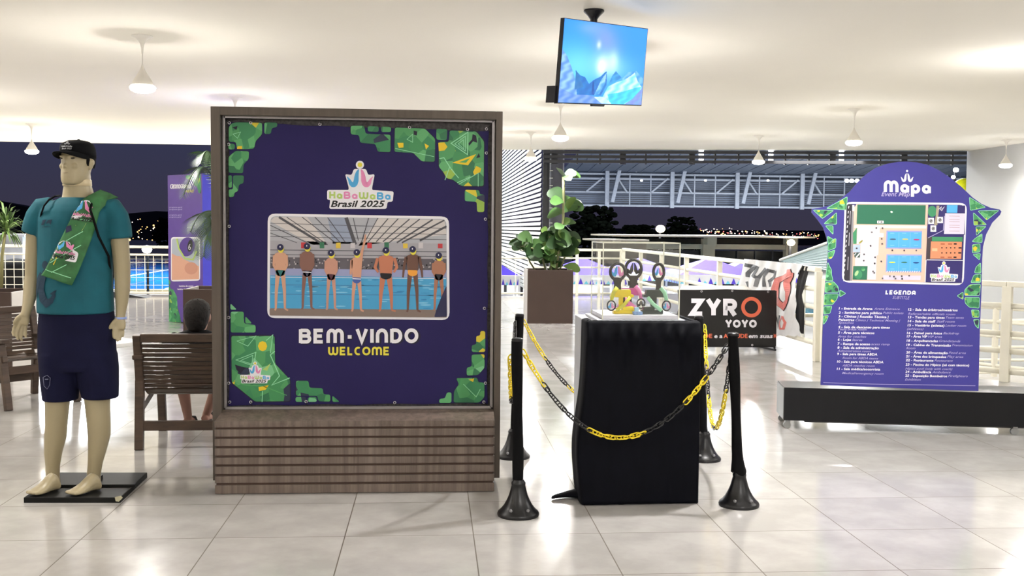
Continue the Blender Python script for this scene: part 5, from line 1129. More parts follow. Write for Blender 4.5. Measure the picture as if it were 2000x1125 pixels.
# shorts
S_ = MB()
hrings(S_, [(150, 604, 0, .192, .132), (150, 620, 0, .196, .136), (150, 650, 0, .200, .142), (151, 690, 0, .203, .144), (152, 712, 0, .200, .142), (153, 722, 0, .18, .13)])
hrings(S_, [(120, 690, 0, .113, .13), (119, 720, 0, .108, .126), (118, 750, 0, .098, .115), (118, 781, -.004, .089, .102)])
hrings(S_, [(186, 690, 0, .113, .13), (190, 720, 0, .109, .126), (193, 750, 0, .102, .114), (196, 777, -.002, .093, .102)])
local(man, S_); o = S_.build('shorts', navy, man); bake_remesh(o, .007, 5)
m = MB()     # crest on the left leg hem
for pts in ([(84, 737), (92, 733), (98, 738), (97, 752), (92, 760), (86, 754)],):
    P3 = [mp(x, y, -.128) for x, y in pts]; m.tube(P3+[P3[0]], .0014, 6)
m.tube([mp(88, 741, -.130), mp(94, 741, -.131)], .003, 6); local(man, m); m.build('shorts_crest', mat('crest_grey_print', (112, 116, 140), .7), man, True)
# shirt
T_ = MB()
hrings(T_, [(148, 611, 0, .198, .150), (148, 600, 0, .198, .150), (147, 560, 0, .194, .146), (147, 510, 0, .192, .144), (147, 460, 0, .195, .142), (148, 430, 0, .200, .138), (150, 412, 0, .196, .128), (151, 400, 0, .165, .112), (152, 392, 0, .120, .096), (153, 386, 0, .088, .082)])
limb(T_, [(104, 404, 0, .055), (86, 408, 0, .066), (76, 424, 0, .068), (70, 440, 0, .066), (66, 456, .004, .064)])
limb(T_, [(200, 404, 0, .055), (216, 408, 0, .066), (226, 424, 0, .068), (231, 444, 0, .068), (233, 466, .0, .068)])
local(man, T_); o = T_.build('t_shirt', teal, man); bake_remesh(o, .007, 5); shirt = o
# rounded crew neck band
m = MB(); n = 32; m.tube([mp(153, 387.5, 0)+Vector((.083*math.cos(a), .079*math.sin(a), -.006+.012*math.sin(a))) for a in [2*PI*k/n for k in range(n)]], .005, 8, closed=True, cap=False); local(man, m); m.build('neck_band', teal, man, True)
# surface of the torso front, to lay prints, scarf and straps on
def tf(px_, py_, lift=.004):
    """point of the shirt front seen at the given print unit"""
    key = [(392, .120, .096, 152), (400, .165, .112, 151), (412, .196, .128, 150), (430, .200, .138, 148), (460, .195, .142, 147), (510, .192, .144, 147), (560, .194, .146, 147), (611, .198, .150, 148)]
    y = max(392, min(611, py_))
    for a, b in zip(key, key[1:]):
        if a[0] <= y <= b[0]: t_ = (y-a[0])/(b[0]-a[0]); rx, ry, cx = [a[i]+(b[i]-a[i])*t_ for i in (1, 2, 3)]; break
    p = mp(px_, py_); c = mp(cx, py_); u = max(-.97, min(.97, (p.x-c.x)/rx)); return Vector((p.x, MY-ry*math.sqrt(1-u*u)-lift, p.z))
class TArt(Art):
    def P(s, x, y, layer): return tf(x, y, .002+.0012*layer)
A = TArt(BP); lg = mat('shirt_dark_print', (10, 44, 66), .7, var=0)
A.poly([(94, 440), (98, 430), (107, 429), (103, 435), (99, 440)], lg, 2); A.poly([(105, 437), (110, 430), (119, 429), (116, 439), (113, 436)], lg, 2); A.stroke([(96, 444), (104, 443), (116, 443)], 1, lg, 2)
A.build('small_chest_logo', man, 'small dark chest logo')
A = TArt(BP); A.stroke(dens([(112, 513), (103, 530), (97, 545), (93, 562), (98, 580), (108, 589), (118, 584), (124, 574), (124, 568)], 3), [6, 7, 8, 10, 12, 13, 14, 15, 15, 16, 16, 17, 17, 17, 16, 15, 14, 12, 11, 9, 8, 7, 6, 4, 3], lg, 2)
A.poly([(115, 571), (124, 574), (130, 563), (124, 565)], lg, 3); A.stroke(dens([(95, 532), (86, 545), (82, 560), (80, 577)], 3), [9, 9, 10, 10, 10, 9, 8, 7, 6, 5], lg, 2); A.ell(104, 516, 7, 8, lg, 3)
A.build('large_figure_print', man, 'large dark curling figure print on the hem')
# scarf, bag straps, wrist band
scm_ = GRN
def strip(paths, w, m, mt, lift=.012, n=18):
    pass
sc_t = thing('green_scarf', 'green printed scarf with two event logos hanging from the mannequin shoulder', 'scarf', tf(150, 450))
L1 = [(196, 377), (180, 391), (166, 410), (151, 440), (137, 470), (122, 500), (108, 525), (98, 535)]; R1 = [(232, 392), (214, 398), (205, 415), (200, 440), (192, 470), (183, 500), (173, 527), (160, 554)]
def sfp(u, v, lift=0):
    a, b = crv(L1, v), crv(R1, v); x, y = lerp(a, b, u); 
    if y < 400: q = tf(x, max(y, 400), 0); zz = mp(x, y).z; f = (400-y)/24; p = Vector((q.x, q.y+.10*f, zz+.012)); return p-Vector((0, .016+lift, -.004))
    p = tf(x, y, .016+lift+.006*math.sin(u*7+v*9)); return p
m = MB(); NU, NV = 14, 44; vs = [sfp(i/NU, j/NV) for j in range(NV+1) for i in range(NU+1)]
m.add(vs, [(j*(NU+1)+i, j*(NU+1)+i+1, (j+1)*(NU+1)+i+1, (j+1)*(NU+1)+i) for j in range(NV) for i in range(NU)], None); local(sc_t, m); o = m.build('printed_cloth', mat('scarf_green', (52, 108, 62), .6, var=.2, scale=14), sc_t, True); so = o.modifiers.new('so', 'SOLIDIFY'); so.thickness = .004; so.offset = -1
class SArt(Art):
    def P(s, x, y, layer):
        # invert the strip: find v by y along the middle, u by x
        lo, hi = 0., 1.
        for _ in range(24):
            v = (lo+hi)/2; a, b = crv(L1, v), crv(R1, v); u = (x-a[0])/(b[0]-a[0]); yy = a[1]+(b[1]-a[1])*u
            if yy < y: lo = v
            else: hi = v
        return sfp(max(0, min(1, u)), v, .004+.0012*layer)
A = SArt(BP)
for cx, cy in ((176, 393), (146, 465)): 
    A = SArt(BP)
    A.rrect([(cx-20, cy+26), (cx-14, cy+22), (cx-14, cy+10), (cx-3, cy+4), (cx+12, cy+7), (cx+14, cy+20), (cx+26, cy+28), (cx+22, cy+46), (cx-24, cy+38)] if cx < 170 else [(cx-24, cy+24), (cx-8, cy+18), (cx-6, cy+8), (cx+6, cy+4), (cx+16, cy+8), (cx+20, cy+24), (cx+19, cy+40), (cx-26, cy+32)], 4, WHT, 1)
    A.stroke([(cx+1, cy+6), (cx-2, cy+13), (cx-9, cy+18), (cx-13, cy+12)], [2, 6, 6, 2], LBLUE, 3); A.stroke([(cx+5, cy+6), (cx+8, cy+14), (cx+14, cy+19), (cx+18, cy+12)], [2, 6, 6, 2], PINK, 3)
    A.text('HaBaWaBa', cx-18, cy+27, 6, PINK, w=38, layer=3, bold=.02, sl=.14); A.text('Brasil 2025' if cx < 170 else 'rasil 202', cx-22, cy+35, 7, BLK, w=42, layer=3, bold=.03, sl=.14, shear=.2)
    A.build('logo_print', sc_t, 'small event logo')
A = SArt(BP)
A.poly([(137, 434), (146, 430), (150, 442), (158, 440), (160, 450), (148, 455), (138, 446)], NAVYP, 1); A.poly([(196, 384), (206, 383), (203, 391)], NAVYP, 1)
for a, b2 in (((118, 512), (176, 478)), ((106, 524), (160, 540)), ((150, 425), (196, 432)), ((180, 452), (150, 470)), ((120, 530), (150, 515))): A.stroke(dens([a, b2], 6), 1.4, GLINE, 1)
A.poly([(120, 505), (134, 500), (126, 516)], YLW2, 1); A.poly([(166, 440), (186, 436), (178, 452)], LIME, 1)
A.build('printed_shapes', sc_t, 'navy, mint and yellow printed shapes')
bag = thing('drawstring_bag', 'black drawstring bag cords over both shoulders of the mannequin', 'bag', mp(150, 450, .2))
m = MB(); m.tube([mp(194, 374, .06), tf(190, 393, .022), tf(192, 410, .034), tf(199, 430, .036), tf(206, 462, .030), mp(212, 500, -.07), mp(218, 560, .06)], .0065, 8); local(bag, m); m.build('cord', sleeve, bag, True)
m = MB(); m.tube([mp(118, 382, .05), mp(106, 384, -.05), mp(95, 391, -.095), mp(86, 402, -.105), mp(80.5, 418, -.09), mp(78, 432, -.06)], .0048, 8); local(bag, m); m.build('cord', sleeve, bag, True)
m = MB(); m.rings([[Vector((mp(150, y).x+rx*math.cos(a), MY+.20+ry*math.sin(a), mp(150, y).z)) for a in [2*PI*k/20 for k in range(20)]] for y, rx, ry in ((610, .10, .02), (600, .13, .04), (500, .14, .05), (440, .12, .04), (425, .05, .02))]); local(bag, m); m.build('pouch', sleeve, bag, True)
m = MB(); m.tube([mp(236, 621, -.017)+Vector((.029*math.cos(a), .029*math.sin(a), 0)) for a in [2*PI*k/20 for k in range(20)]], .0065, 6, closed=True, cap=False, flat=.4); wb = thing('wristband', 'pale blue paper wristband around the mannequin wrist', 'wristband', mp(236, 621, -.017)); local(wb, m); m.build('band', mat('pale_blue_paper', (150, 170, 226), .5), wb, True)
# base plate
c4 = [onz(46, 982), onz(235, 982), onz(288, 932), onz(128, 932)]
bp = thing('floor_plate', 'worn black square plate under the mannequin feet', 'plate', (c4[0]+c4[2])/2)
bpm = mat('worn_black_paint', (20, 20, 19), .6, spec=.2, var=.25, scale=9)
m = MB(); c4[3] = c4[0]+(c4[2]-c4[1]); m.prism(c4, (0, 0, .028), bpm); local(bp, m); m.build('plate', bpm, bp, bevel=.004)
m = MB(); a_, b_ = onz(120, 948, .034), onz(265, 947, .034); m.beam(a_, b_, .035, .014); local(bp, m); m.build('raised_bar', bpm, bp, bevel=.002)
m = MB(); a_ = onz(196, 932, .04); m.box(a_+Vector((0, -.02, -.002)), (.022, .06, .028)); local(bp, m); m.build('peg', bpm, bp)
m = MB(); m.poly([onz(x, y, .0289) for x, y in ((224, 971), (236, 968), (240, 972), (232, 980), (226, 979))]); local(bp, m); m.build('bare_patch', mat('bare_wood_chip', (140, 134, 106), .8), bp)

# ------------------------------------------------------------------ slatted wooden bench and lounge chair
bw = wood('bench_hardwood', (54, 40, 31), (80, 62, 48), 'X', .45)
def slat_chair(label, name, cat, loc, rz, width, arm=.60):
    """origin at the back left foot; x along the width, y towards the front of the seat"""
    t = thing(name, label, cat, loc, rz)
    D = .66; tw = .045
    def put(m, nm, **k): return m.build(nm, bw, t, **k)
    for x in (0, width-tw):
        m = MB(); m.beam((x+tw/2, .0, 0), (x+tw/2, .035, .45), tw, .055, up=(1, 0, 0)); m.beam((x+tw/2, .035, .44), (x+tw/2, -.03, .745), tw, .05, up=(1, 0, 0)); put(m, 'back_leg', bevel=.006)
        m = MB(); m.beam((x+tw/2, D, 0), (x+tw/2, D-.10, arm+.02), tw, .055, up=(1, 0, 0)); put(m, 'front_leg', bevel=.006)
        m = MB(); m.beam((x+tw/2, -.03, arm), (x+tw/2, D-.02, arm+.035), tw+.02, .03, up=(0, 0, 1)); put(m, 'armrest', bevel=.006)
        m = MB(); m.beam((x+tw/2, .02, .26), (x+tw/2, D-.03, .40), tw*.8, .05, up=(0, 0, 1)); put(m, 'side_rail', bevel=.004)
    m = MB(); m.beam((tw, .012, .155), (width-tw, .012, .155), .032, .062); put(m, 'back_stretcher', bevel=.003)
    m = MB(); m.beam((tw, -.028, .725), (width-tw, -.028, .725), .04, .055); put(m, 'top_rail', bevel=.006)
    m = MB(); m.beam((tw, D-.06, .30), (width-tw, D-.06, .30), .03, .06); put(m, 'front_stretcher', bevel=.003)
    # slats follow a curved shell
    prof = [(-.020+.05*k/9.+.02*(k/9.)**2, .675-.265*k/9.) for k in range(10)]+[(.10, .372), (.16, .345), (.22, .335), (.29, .338), (.36, .348), (.43, .362), (.50, .378), (.57, .392)]
    for i, (y, z) in enumerate(prof):
        a = prof[max(i-1, 0)]; b = prof[min(i+1, len(prof)-1)]; ang = math.atan2(b[1]-a[1], b[0]-a[0])
        m = MB(); R = Matrix.Rotation(ang, 3, 'X'); m.box((width/2, y, z), (width-2*tw+.01, .024 if i < 10 else .05, .012), None, R); put(m, 'slat')
    return t
bl = onz(265, 879); slat_chair('dark slatted wooden bench seen from behind, a boy sitting on it', 'slatted_bench', 'bench', (bl.x, bl.y, 0), .02, 1.30)
slat_chair('slatted wooden lounge chair at the left edge, facing sideways behind the mannequin', 'lounge_chair', 'chair', (-3.36, 9.25, 0), math.radians(-131), .62, .50)
# white side tables
def side_table(label, x, y, r=.31, h=.44):
    t = thing('side_table', label, 'table', (x, y, 0)); wt = mat('white_table_lacquer', (226, 226, 224), .35, var=.01)
    m = MB(); m.lathe([(0, h), (r, h), (r, h-.03), (r-.01, h-.035), (0, h-.035)], n=36); m.build('table_top', wt, t, True, angle=40)
    m = MB(); m.lathe([(.09, h-.035), (.07, h-.1), (.065, .2), (.07, .06), (.09, .0)], n=28); m.build('pedestal', wt, t, True)
    return t
side_table('round white side table between the mannequin and the bench', -2.86, 9.3)

# ------------------------------------------------------------------ boy on the bench, seen from behind
KY_ = 7.18
def bpnt(x, y, dy=0): return at(x, y, KY_+dy)
boy = thing('person', 'person with short dark hair and black t-shirt sitting on the slatted bench, back turned', 'person', (bpnt(385, 700).x, KY_, 0))
bskin = mat('boy_skin', (150, 112, 98), .55, var=.03); bshirt = mat('black_tshirt', (10, 10, 12), .85, spec=.15, var=.1); bhair = mat('dark_brown_hair', (22, 17, 15), .75, var=.3, scale=40, bump=.8)
m = MB(); cx = bpnt(385, 616); sh = bpnt(385, 650)
def zr(m, L, n=24): m.rings([[Vector((x+rx*math.cos(a), y+ry*math.sin(a), z)) for a in [2*PI*k/n for k in range(n)]] for x, y, z, rx, ry in L])
X0_ = cx.x
zr(m, [(X0_, KY_+.02, cx.z-.115, .035, .045), (X0_, KY_+.01, cx.z-.09, .058, .070), (X0_, KY_, cx.z-.05, .072, .085), (X0_, KY_, cx.z, .078, .094), (X0_, KY_, cx.z+.04, .078, .094), (X0_, KY_, cx.z+.075, .062, .078), (X0_, KY_, cx.z+.095, .03, .04)])
zr(m, [(X0_, KY_, .40, .15, .12), (X0_, KY_, .46, .155, .115), (X0_, KY_-.01, .56, .145, .095), (X0_, KY_-.015, sh.z-.10, .16, .09), (X0_, KY_-.012, sh.z-.045, .155, .075), (X0_, KY_-.01, sh.z, .09, .06), (X0_, KY_, sh.z+.02, .048, .050), (X0_, KY_, sh.z+.08, .046, .048)])
for s_ in (-1, 1):
    for k in (0,):
        m.ell((X0_+s_*.080, KY_+.005, cx.z-.012), (.010, .020, .030))
m.tube([(X0_-.14, KY_-.01, sh.z-.035), (X0_-.20, KY_+.02, sh.z-.12), (X0_-.205, KY_+.08, sh.z-.23), (X0_-.16, KY_+.19, sh.z-.22), (X0_-.10, KY_+.26, sh.z-.20)], [.045, .040, .034, .028, .023], 14)
m.tube([(X0_+.14, KY_-.01, sh.z-.035), (X0_+.20, KY_+.02, sh.z-.12), (X0_+.205, KY_+.08, sh.z-.23), (X0_+.16, KY_+.19, sh.z-.20), (X0_+.08, KY_+.25, sh.z-.16)], [.045, .040, .034, .028, .023], 14)
for s_ in (-1, 1):
    c = (X0_+s_*(.08), KY_+.27, sh.z-.19+(.03 if s_ > 0 else 0)); m.ell(c, (.035, .028, .018))
    for f in range(4): m.tube([(c[0]-s_*.012+s_*(f-1.5)*.0, c[1]+.012, c[2]+(f-1.5)*.013), (c[0]-s_*.045, c[1]+.02, c[2]+(f-1.5)*.012), (c[0]-s_*.062, c[1]+.005-.002*f, c[2]+(f-1.5)*.011)], [.007, .0065, .005], 8)
    m.tube([(c[0], c[1]-.01, c[2]+.012), (c[0]-s_*.02, c[1]-.02, c[2]+.035), (c[0]-s_*.035, c[1]-.01, c[2]+.045)], [.009, .008, .006], 8)
an = onz(372, 818, .07); kn = at(343, 738, an.y-.05)
kn = Vector((X0_-.20, KY_+.36, .43)); 
f1 = onz(368, 820, .05)
m.tube([(X0_-.07, KY_+.02, .46), (X0_-.14, KY_+.20, .455), kn, kn.lerp(f1, .35), kn.lerp(f1, .7), f1], [.075, .066, .050, .046, .036, .028], 16)
m.tube([f1+Vector((-.012, -.045, -.012)), f1+Vector((0, 0, -.012)), f1+Vector((.01, .07, -.022)), f1+Vector((.02, .13, -.032))], [.026, .032, .030, .016], 12)
f2 = onz(402, 812, .05); kn2 = Vector((X0_+.10, KY_+.40, .44))
m.tube([(X0_+.07, KY_+.02, .46), (X0_+.09, KY_+.20, .46), kn2, kn2.lerp(f2, .4), kn2.lerp(f2, .7), f2], [.075, .066, .050, .045, .036, .028], 16)
m.tube([f2+Vector((0, -.045, -.012)), f2+Vector((0, 0, -.012)), f2+Vector((.01, .07, -.022)), f2+Vector((.02, .13, -.032))], [.026, .032, .030, .016], 12)
local(boy, m); o = m.build('body', bskin, boy); bake_remesh(o, .006, 3)
m = MB(); zr(m, [(X0_, KY_, .42, .168, .135), (X0_, KY_, .50, .165, .125), (X0_, KY_-.01, .58, .156, .108), (X0_, KY_-.015, sh.z-.10, .172, .102), (X0_, KY_-.012, sh.z-.030, .190, .088), (X0_, KY_-.01, sh.z+.004, .115, .072), (X0_, KY_-.005, sh.z+.022, .06, .058)])
for s_ in (-1, 1): m.tube([(X0_+s_*.12, KY_-.01, sh.z-.035), (X0_+s_*.18, KY_+.0, sh.z-.08), (X0_+s_*.215, KY_+.04, sh.z-.15)], [.056, .056, .052], 14)
local(boy, m); o = m.build('t_shirt', bshirt, boy); bake_remesh(o, .007, 4)
m = MB(); 
for s_, K in ((-1, kn), (1, kn2)): m.tube([(X0_+s_*.05, KY_+.0, .46), (X0_+s_*.11, KY_+.2, .455), K+Vector((0, -.06, 0))], [.092, .082, .066], 16)
local(boy, m); o = m.build('shorts', mat('dark_grey_shorts', (40, 42, 48), .85), boy); bake_remesh(o, .008, 3)
m = MB(); zr(m, [(X0_, KY_-.03, cx.z-.105, .040, .042), (X0_, KY_-.026, cx.z-.085, .058, .062), (X0_, KY_-.018, cx.z-.05, .074, .080), (X0_, KY_-.012, cx.z, .085, .094), (X0_, KY_-.004, cx.z+.04, .087, .100), (X0_, KY_, cx.z+.08, .074, .090), (X0_, KY_, cx.z+.105, .042, .055), (X0_, KY_, cx.z+.112, .012, .015)])
for i in range(160):
    a = rnd.uniform(0, 2*PI); b = rnd.uniform(.2, 1.5); p = Vector((X0_+.084*math.cos(a)*math.cos(b), KY_-.006+.095*math.sin(a)*math.cos(b), cx.z+.02+.09*math.sin(b))); d = (p-Vector((X0_, KY_, cx.z+.02))).normalized()
    m.tube([p-d*.012, p+d*.001+Vector((rnd.uniform(-.01, .01), rnd.uniform(-.01, .01), rnd.uniform(-.006, .003)))], [.010, .005], 6)
local(boy, m); m.build('hair', bhair, boy, True)
for f, nm in ((f1, 0), (f2, 1)):
    m = MB(); g_ = [(-.03, -.065), (.028, -.07), (.036, .0), (.042, .09), (.03, .155), (.0, .168), (-.03, .12), (-.034, .02)]
    m.prism([f+Vector((a, b, -.05)) for a, b in g_], (0, 0, .018)); m.tube([f+Vector((-.036, .05, -.035)), f+Vector((-.01, .055, .012)), f+Vector((.03, .07, .008)), f+Vector((.045, .075, -.035))], .012, 8); local(boy, m); m.build('sandal', mat('black_sandal', (18, 18, 22), .6), boy, bevel=.003)

# ------------------------------------------------------------------ totem with the timetable
P1_, P2_ = onz(330, 628), onz(397, 636.5); ut = (P2_-P1_).normalized(); nt_ = Vector((-ut.y, ut.x, 0)); wt_ = (P2_-P1_).length
tt = thing('timetable_totem', 'purple square totem with the event timetable and a swimmer photo, behind the palm', 'sign', P1_, math.atan2(ut.y, ut.x))
TH = 2.19; tpm = mat('totem_purple', (94, 70, 150), .45, var=.03); tpb = mat('totem_blue_side', (70, 70, 200), .45, var=.03)
m = MB(); m.prism([P1_+Vector((0, 0, .02)), P2_+Vector((0, 0, .02)), P2_+Vector((0, 0, TH)), P1_+Vector((0, 0, TH))], nt_*wt_, tpb, tpm); local(tt, m); m.build('column', None, tt)
m = MB(); m.prism([P1_+ut*.01+nt_*.01, P2_-ut*.01+nt_*.01, P2_-ut*.01-nt_*-.6, P1_+ut*.01+nt_*.6], (0, 0, .02), BLK); local(tt, m); m.build('plinth', None, tt)
TP = Plane(P1_, ut, (0, 0, 1), .0015); A = Art(TP)
for p in ([(362, 343), (392, 339), (393, 378), (388, 377), (385, 364), (379, 362), (376, 352), (364, 349)], [(330, 556), (334, 564), (339, 566), (346, 580), (347, 600), (352, 618), (354, 630), (330, 628)], [(329, 546), (333, 549), (333, 556), (330, 556)]): A.rrect(p, 1.5, GRN, 1)
A.glyphs('CRONOGRAMA', 333, 368.5, 8.5, WHT, w=40, th=.17, gap=.14, layer=2, sl=-.01); A.text('SCHEDULE', 360, 375.5, 5, YEL, w=19, layer=2, shear=.3, bold=.02)
for y, x0_, x1_ in ((406, 331, 356), (410, 331, 356), (421, 331, 355), (425, 331, 354), (440, 380, 388), (445, 366, 390)): A.text('programa geral' if x1_-x0_ > 12 else 'geral', x0_, y, 2.6, LILAC, w=x1_-x0_, layer=1, bold=.02)
A.rrect([(334, 463), (391, 463), (391, 548), (334, 550)], 6, WHT, 1); A.rrect([(336, 466), (389, 466), (389, 545), (336, 547)], 5, PC('pool_pale', 176, 184, 196), 2)
A.poly([(336, 495), (346, 500), (389, 520), (389, 545), (336, 547)], PC('skin_back', 214, 164, 140), 3); A.ell(366, 482, 15, 19, PC('cap_purple', 84, 60, 140), 4, 20, .2); A.ell(372, 480, 5, 12, BLK, 5, 16, .15); A.text('6', 369, 488, 12, WHT, w=5, layer=7); A.stroke(dens([(346, 466), (350, 485), (362, 505), (378, 507), (385, 490)], 3), 3, LIME, 5)
A.ell(349, 514, 12, 14, PC('skin_back', 214, 164, 140), 4); A.ell(374, 524, 13, 12, PC('skin_back2', 200, 146, 124), 4); A.rect(380, 470, 388, 500, PC('tile_grey', 120, 124, 134), 3)
for y, x0_, x1_ in ((560, 350, 378), (566, 347, 372), (574, 358, 366)): A.text('horários do evento', x0_, y, 3, WHT, w=x1_-x0_, layer=1, bold=.03)
A.build('printed_front', tt, 'printed timetable face with swimmer photo')
# ------------------------------------------------------------------ planters and plants at the left
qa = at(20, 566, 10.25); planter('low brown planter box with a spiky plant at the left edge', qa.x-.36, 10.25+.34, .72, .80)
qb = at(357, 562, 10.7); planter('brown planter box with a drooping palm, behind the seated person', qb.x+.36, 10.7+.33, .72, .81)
frm = [mat('palm_frond_green', (58, 84, 50), .5, var=.12), mat('palm_frond_dark', (38, 58, 38), .5, var=.12)]
pal = thing('drooping_palm', 'palm with drooping feathery fronds beside the left side of the kiosk', 'plant', (qb.x+.36, 11.03, .76)); pbx, pby = qb.x+.36, 11.03
m = MB(); m.tube([(pbx, pby, .74), (pbx+.03, pby, 1.1), (pbx+.02, pby, 1.5)], [.05, .04, .035], 10); local(pal, m); m.build('trunk', stemm, pal, True)
def frond(mb_, p0, p1, p2, n=40, L=.26, mt=None):
    p0, p1, p2 = Vector(p0), Vector(p1), Vector(p2); pts = [p0*(1-t)**2+p1*2*t*(1-t)+p2*t*t for t in [k/n for k in range(n+1)]]
    mb_.tube(pts, .006, 5, mt)
    for k in range(3, n+1):
        d = (pts[k]-pts[k-1]).normalized(); s_ = d.cross(Vector((0, 0, 1))); s_ = s_.normalized() if s_.length > .01 else Vector((1, 0, 0)); ln = L*math.sin(PI*min(1, (k+3)/(n+4)))**.6
        for sg in (-1, 1):
            e_ = (s_*sg*.8+d*.65).normalized(); q0 = pts[k]; q1 = q0+e_*ln*.5-Vector((0, 0, ln*.14)); q2 = q0+e_*ln-Vector((0, 0, ln*.42)); w = d*.006
            mb_.add([q0-w, q0+w, q1+w, q1-w, q2], [(0, 1, 2, 3), (3, 2, 4)], mt)
T0 = (pbx+.02, pby, 1.5)
fr_l = [(at(372, 380, 10.9), at(412, 478, 10.6)), (at(400, 250, 11), at(358, 382, 10.7)), (at(410, 240, 11), at(392, 318, 10.7)), (at(395, 385, 10.8), at(372, 452, 10.5)), (at(408, 400, 11.0), at(415, 468, 10.8)), (at(440, 240, 11.2), at(480, 330, 11.2)), (at(450, 260, 11.4), at(500, 420, 11.4)), (at(420, 235, 11.6), at(420, 330, 11.9)), (at(400, 430, 10.6), at(398, 500, 10.4))]
for i, (c_, e_) in enumerate(fr_l):
    m = MB(); frond(m, T0, c_, e_, mt=frm[i % 2], L=.24); local(pal, m); m.build('frond', None, pal)
dr = thing('spiky_dracaena', 'spiky rosette plant on a thin stem at the far left edge', 'plant', (at(8, 480, 10.6).x, 10.6, .76)); d0 = at(12, 440, 10.6)
m = MB(); m.tube([at(2, 562, 10.6), at(4, 500, 10.6), at(12, 440, 10.6)], [.022, .016, .014], 8); local(dr, m); m.build('stem', mat('pale_stem', (150, 146, 100), .7), dr, True)
m = MB(); lgm = [mat('dracaena_green', (120, 150, 84), .5, var=.1), mat('dracaena_dark', (76, 104, 58), .5, var=.1)]
for i in range(70):
    a = rnd.uniform(0, 2*PI); el = rnd.uniform(-.5, 1.45); L_ = rnd.uniform(.22, .34); d = Vector((math.cos(a)*math.cos(el), math.sin(a)*math.cos(el), math.sin(el))); b0 = d0+Vector((0, 0, rnd.uniform(-.08, .05))); s_ = d.cross(Vector((0, 0, 1))).normalized()*.011
    q1 = b0+d*L_*.6; q2 = b0+d*L_-Vector((0, 0, L_*.3)); m.add([b0-s_, b0+s_, q1+s_, q1-s_, q2], [(0, 1, 2, 3), (3, 2, 4)], lgm[i % 2])
local(dr, m); m.build('leaf_rosette', None, dr)
# ------------------------------------------------------------------ beyond the hall edge
G0 = -1.6
slw = mat('white_louvre_paint', (222, 222, 214), .5, var=.02); dkm = mat('dark_steel_paint', (34, 35, 40), .45); dcol = mat('grey_column_paint', (84, 84, 92), .5, var=.04)
ls = thing('louvre_screen', 'tall screen of white horizontal louvres running away right of the banner kiosk', 'screen', (2.62, 25.6, 0))
m = MB()
for k in range(46):
    z = -.2+k*.118; m.box((2.62, 43, z), (.012, 35, .080), None, Matrix.Rotation(math.radians(14), 3, 'Y'))
local(ls, m); m.build('slats', slw, ls)
for y in (25.55, 32, 39, 46, 53, 60): m = MB(); m.box((2.72, y, 1.9), (.10, .14, 6.9), dkm); local(ls, m); m.build('upright', None, ls)
m = MB(); m.box((2.78, 25.75, 1.6), (.12, .3, 6.3), dkm); local(ls, m); m.build('end_post', None, ls)
cx_ = at(1086, 450, 27.0); co = thing('round_column', 'round grey column at the near end of the white louvre screen', 'column', (cx_.x, 27, G0))
m = MB(); m.lathe([(0, 0), (.19, 0), (.19, 5.2), (0, 5.2)], (cx_.x, 27, G0), 28, dcol); local(co, m); m.build('shaft', None, co, True, angle=50)
m = MB()
for k in range(20): m.box((cx_.x-.16, 26.86, -.3+k*.19), (.09, .05, .022), slw)  # pale boxes stand in for small highlights on the louvre ends
local(co, m); m.build('louvre_end_glints', None, co)
lb = thing('louvre_band', 'dark horizontal louvre band hanging below the ceiling edge, above the pool roof', 'louvre', (7.5, 25.0, 3.0))
m = MB(); ea, eb = Vector((2.66, 25.35, 0)), Vector((12.3, 23.7, 0))
def band(z, h, mt=dkm, off=0, w=.12): m.beam(ea+Vector((0, off, z)), eb+Vector((0, off, z)), w, h, mt)
for z in (3.285, 3.175, 3.06): 
    m = MB(); band(z, .068); local(lb, m); m.build('blade', None, lb)
for k in range(18):
    p = ea.lerp(eb, (k+.5)/18); m = MB(); m.box(p+Vector((0, .08, 3.165)), (.035 if k % 3 else .14, .08, .32), dkm); local(lb, m); m.build('bracket', None, lb)
spm = mat('cool_lamp_glow', (250, 252, 255), .5, var=0, emit=8); wmm = mat('warm_lamp_glow', (255, 232, 180), .5, var=0, emit=14)
for k, f in enumerate((.38, .545, .71)):
    p = ea.lerp(eb, f); m = MB()
    for z in (3.325, 3.235, 3.12): m.box(p+Vector((0, -.075, z-.006)), (.11, .02, .03), spm)
    local(lb, m); m.build('lit_fitting', None, lb)
# arena roof truss
YA = 80.; rz0, rz1 = at(1400, 405, YA).z, at(1400, 341, YA).z; xa0, xa1 = at(1098, 400, YA).x, at(1890, 400, YA).x+8
stl = mat('galvanised_truss', (150, 158, 172), .45, var=.05); cor = mat('corrugated_sheet', (96, 106, 124), .55, var=.08, scale=.5)
ar = thing('arena_roof', 'long grey steel truss and corrugated roof edge of the pool arena', 'roof', (xa0, YA, G0))
m = MB(); n_ = 16; zz = [rz0+.1+(rz1-rz0)*k/n_ for k in range(n_+1)]
for k in range(n_): m.box(((xa0+xa1)/2, YA+.6, (zz[k]+zz[k+1])/2-.02), (xa1-xa0, .05, (zz[k+1]-zz[k])*.72), cor); m.box(((xa0+xa1)/2, YA+.7, (zz[k]+zz[k+1])/2), (xa1-xa0, .05, (zz[k+1]-zz[k])), dcol)
local(ar, m); m.build('corrugated_wall', None, ar)
for y in (404, 378, 352, 343): m = MB(); z = at(1400, y, YA).z; m.box(((xa0+xa1)/2, YA-.1, z), (xa1-xa0, .14, .13), stl); local(ar, m); m.build('chord', None, ar)
m = MB(); m.add([(xa0, YA+.6, rz1+.05), (xa1, YA+.6, rz1+.05), (xa1, YA-14, rz1+1.3), (xa0, YA-14, rz1+1.3)], [(0, 1, 2, 3)], cor)
for k in range(40): x = xa0+(xa1-xa0)*k/40; m.beam((x, YA, rz1+.12), (x, YA-14, rz1+1.28), .12, .1, cor)
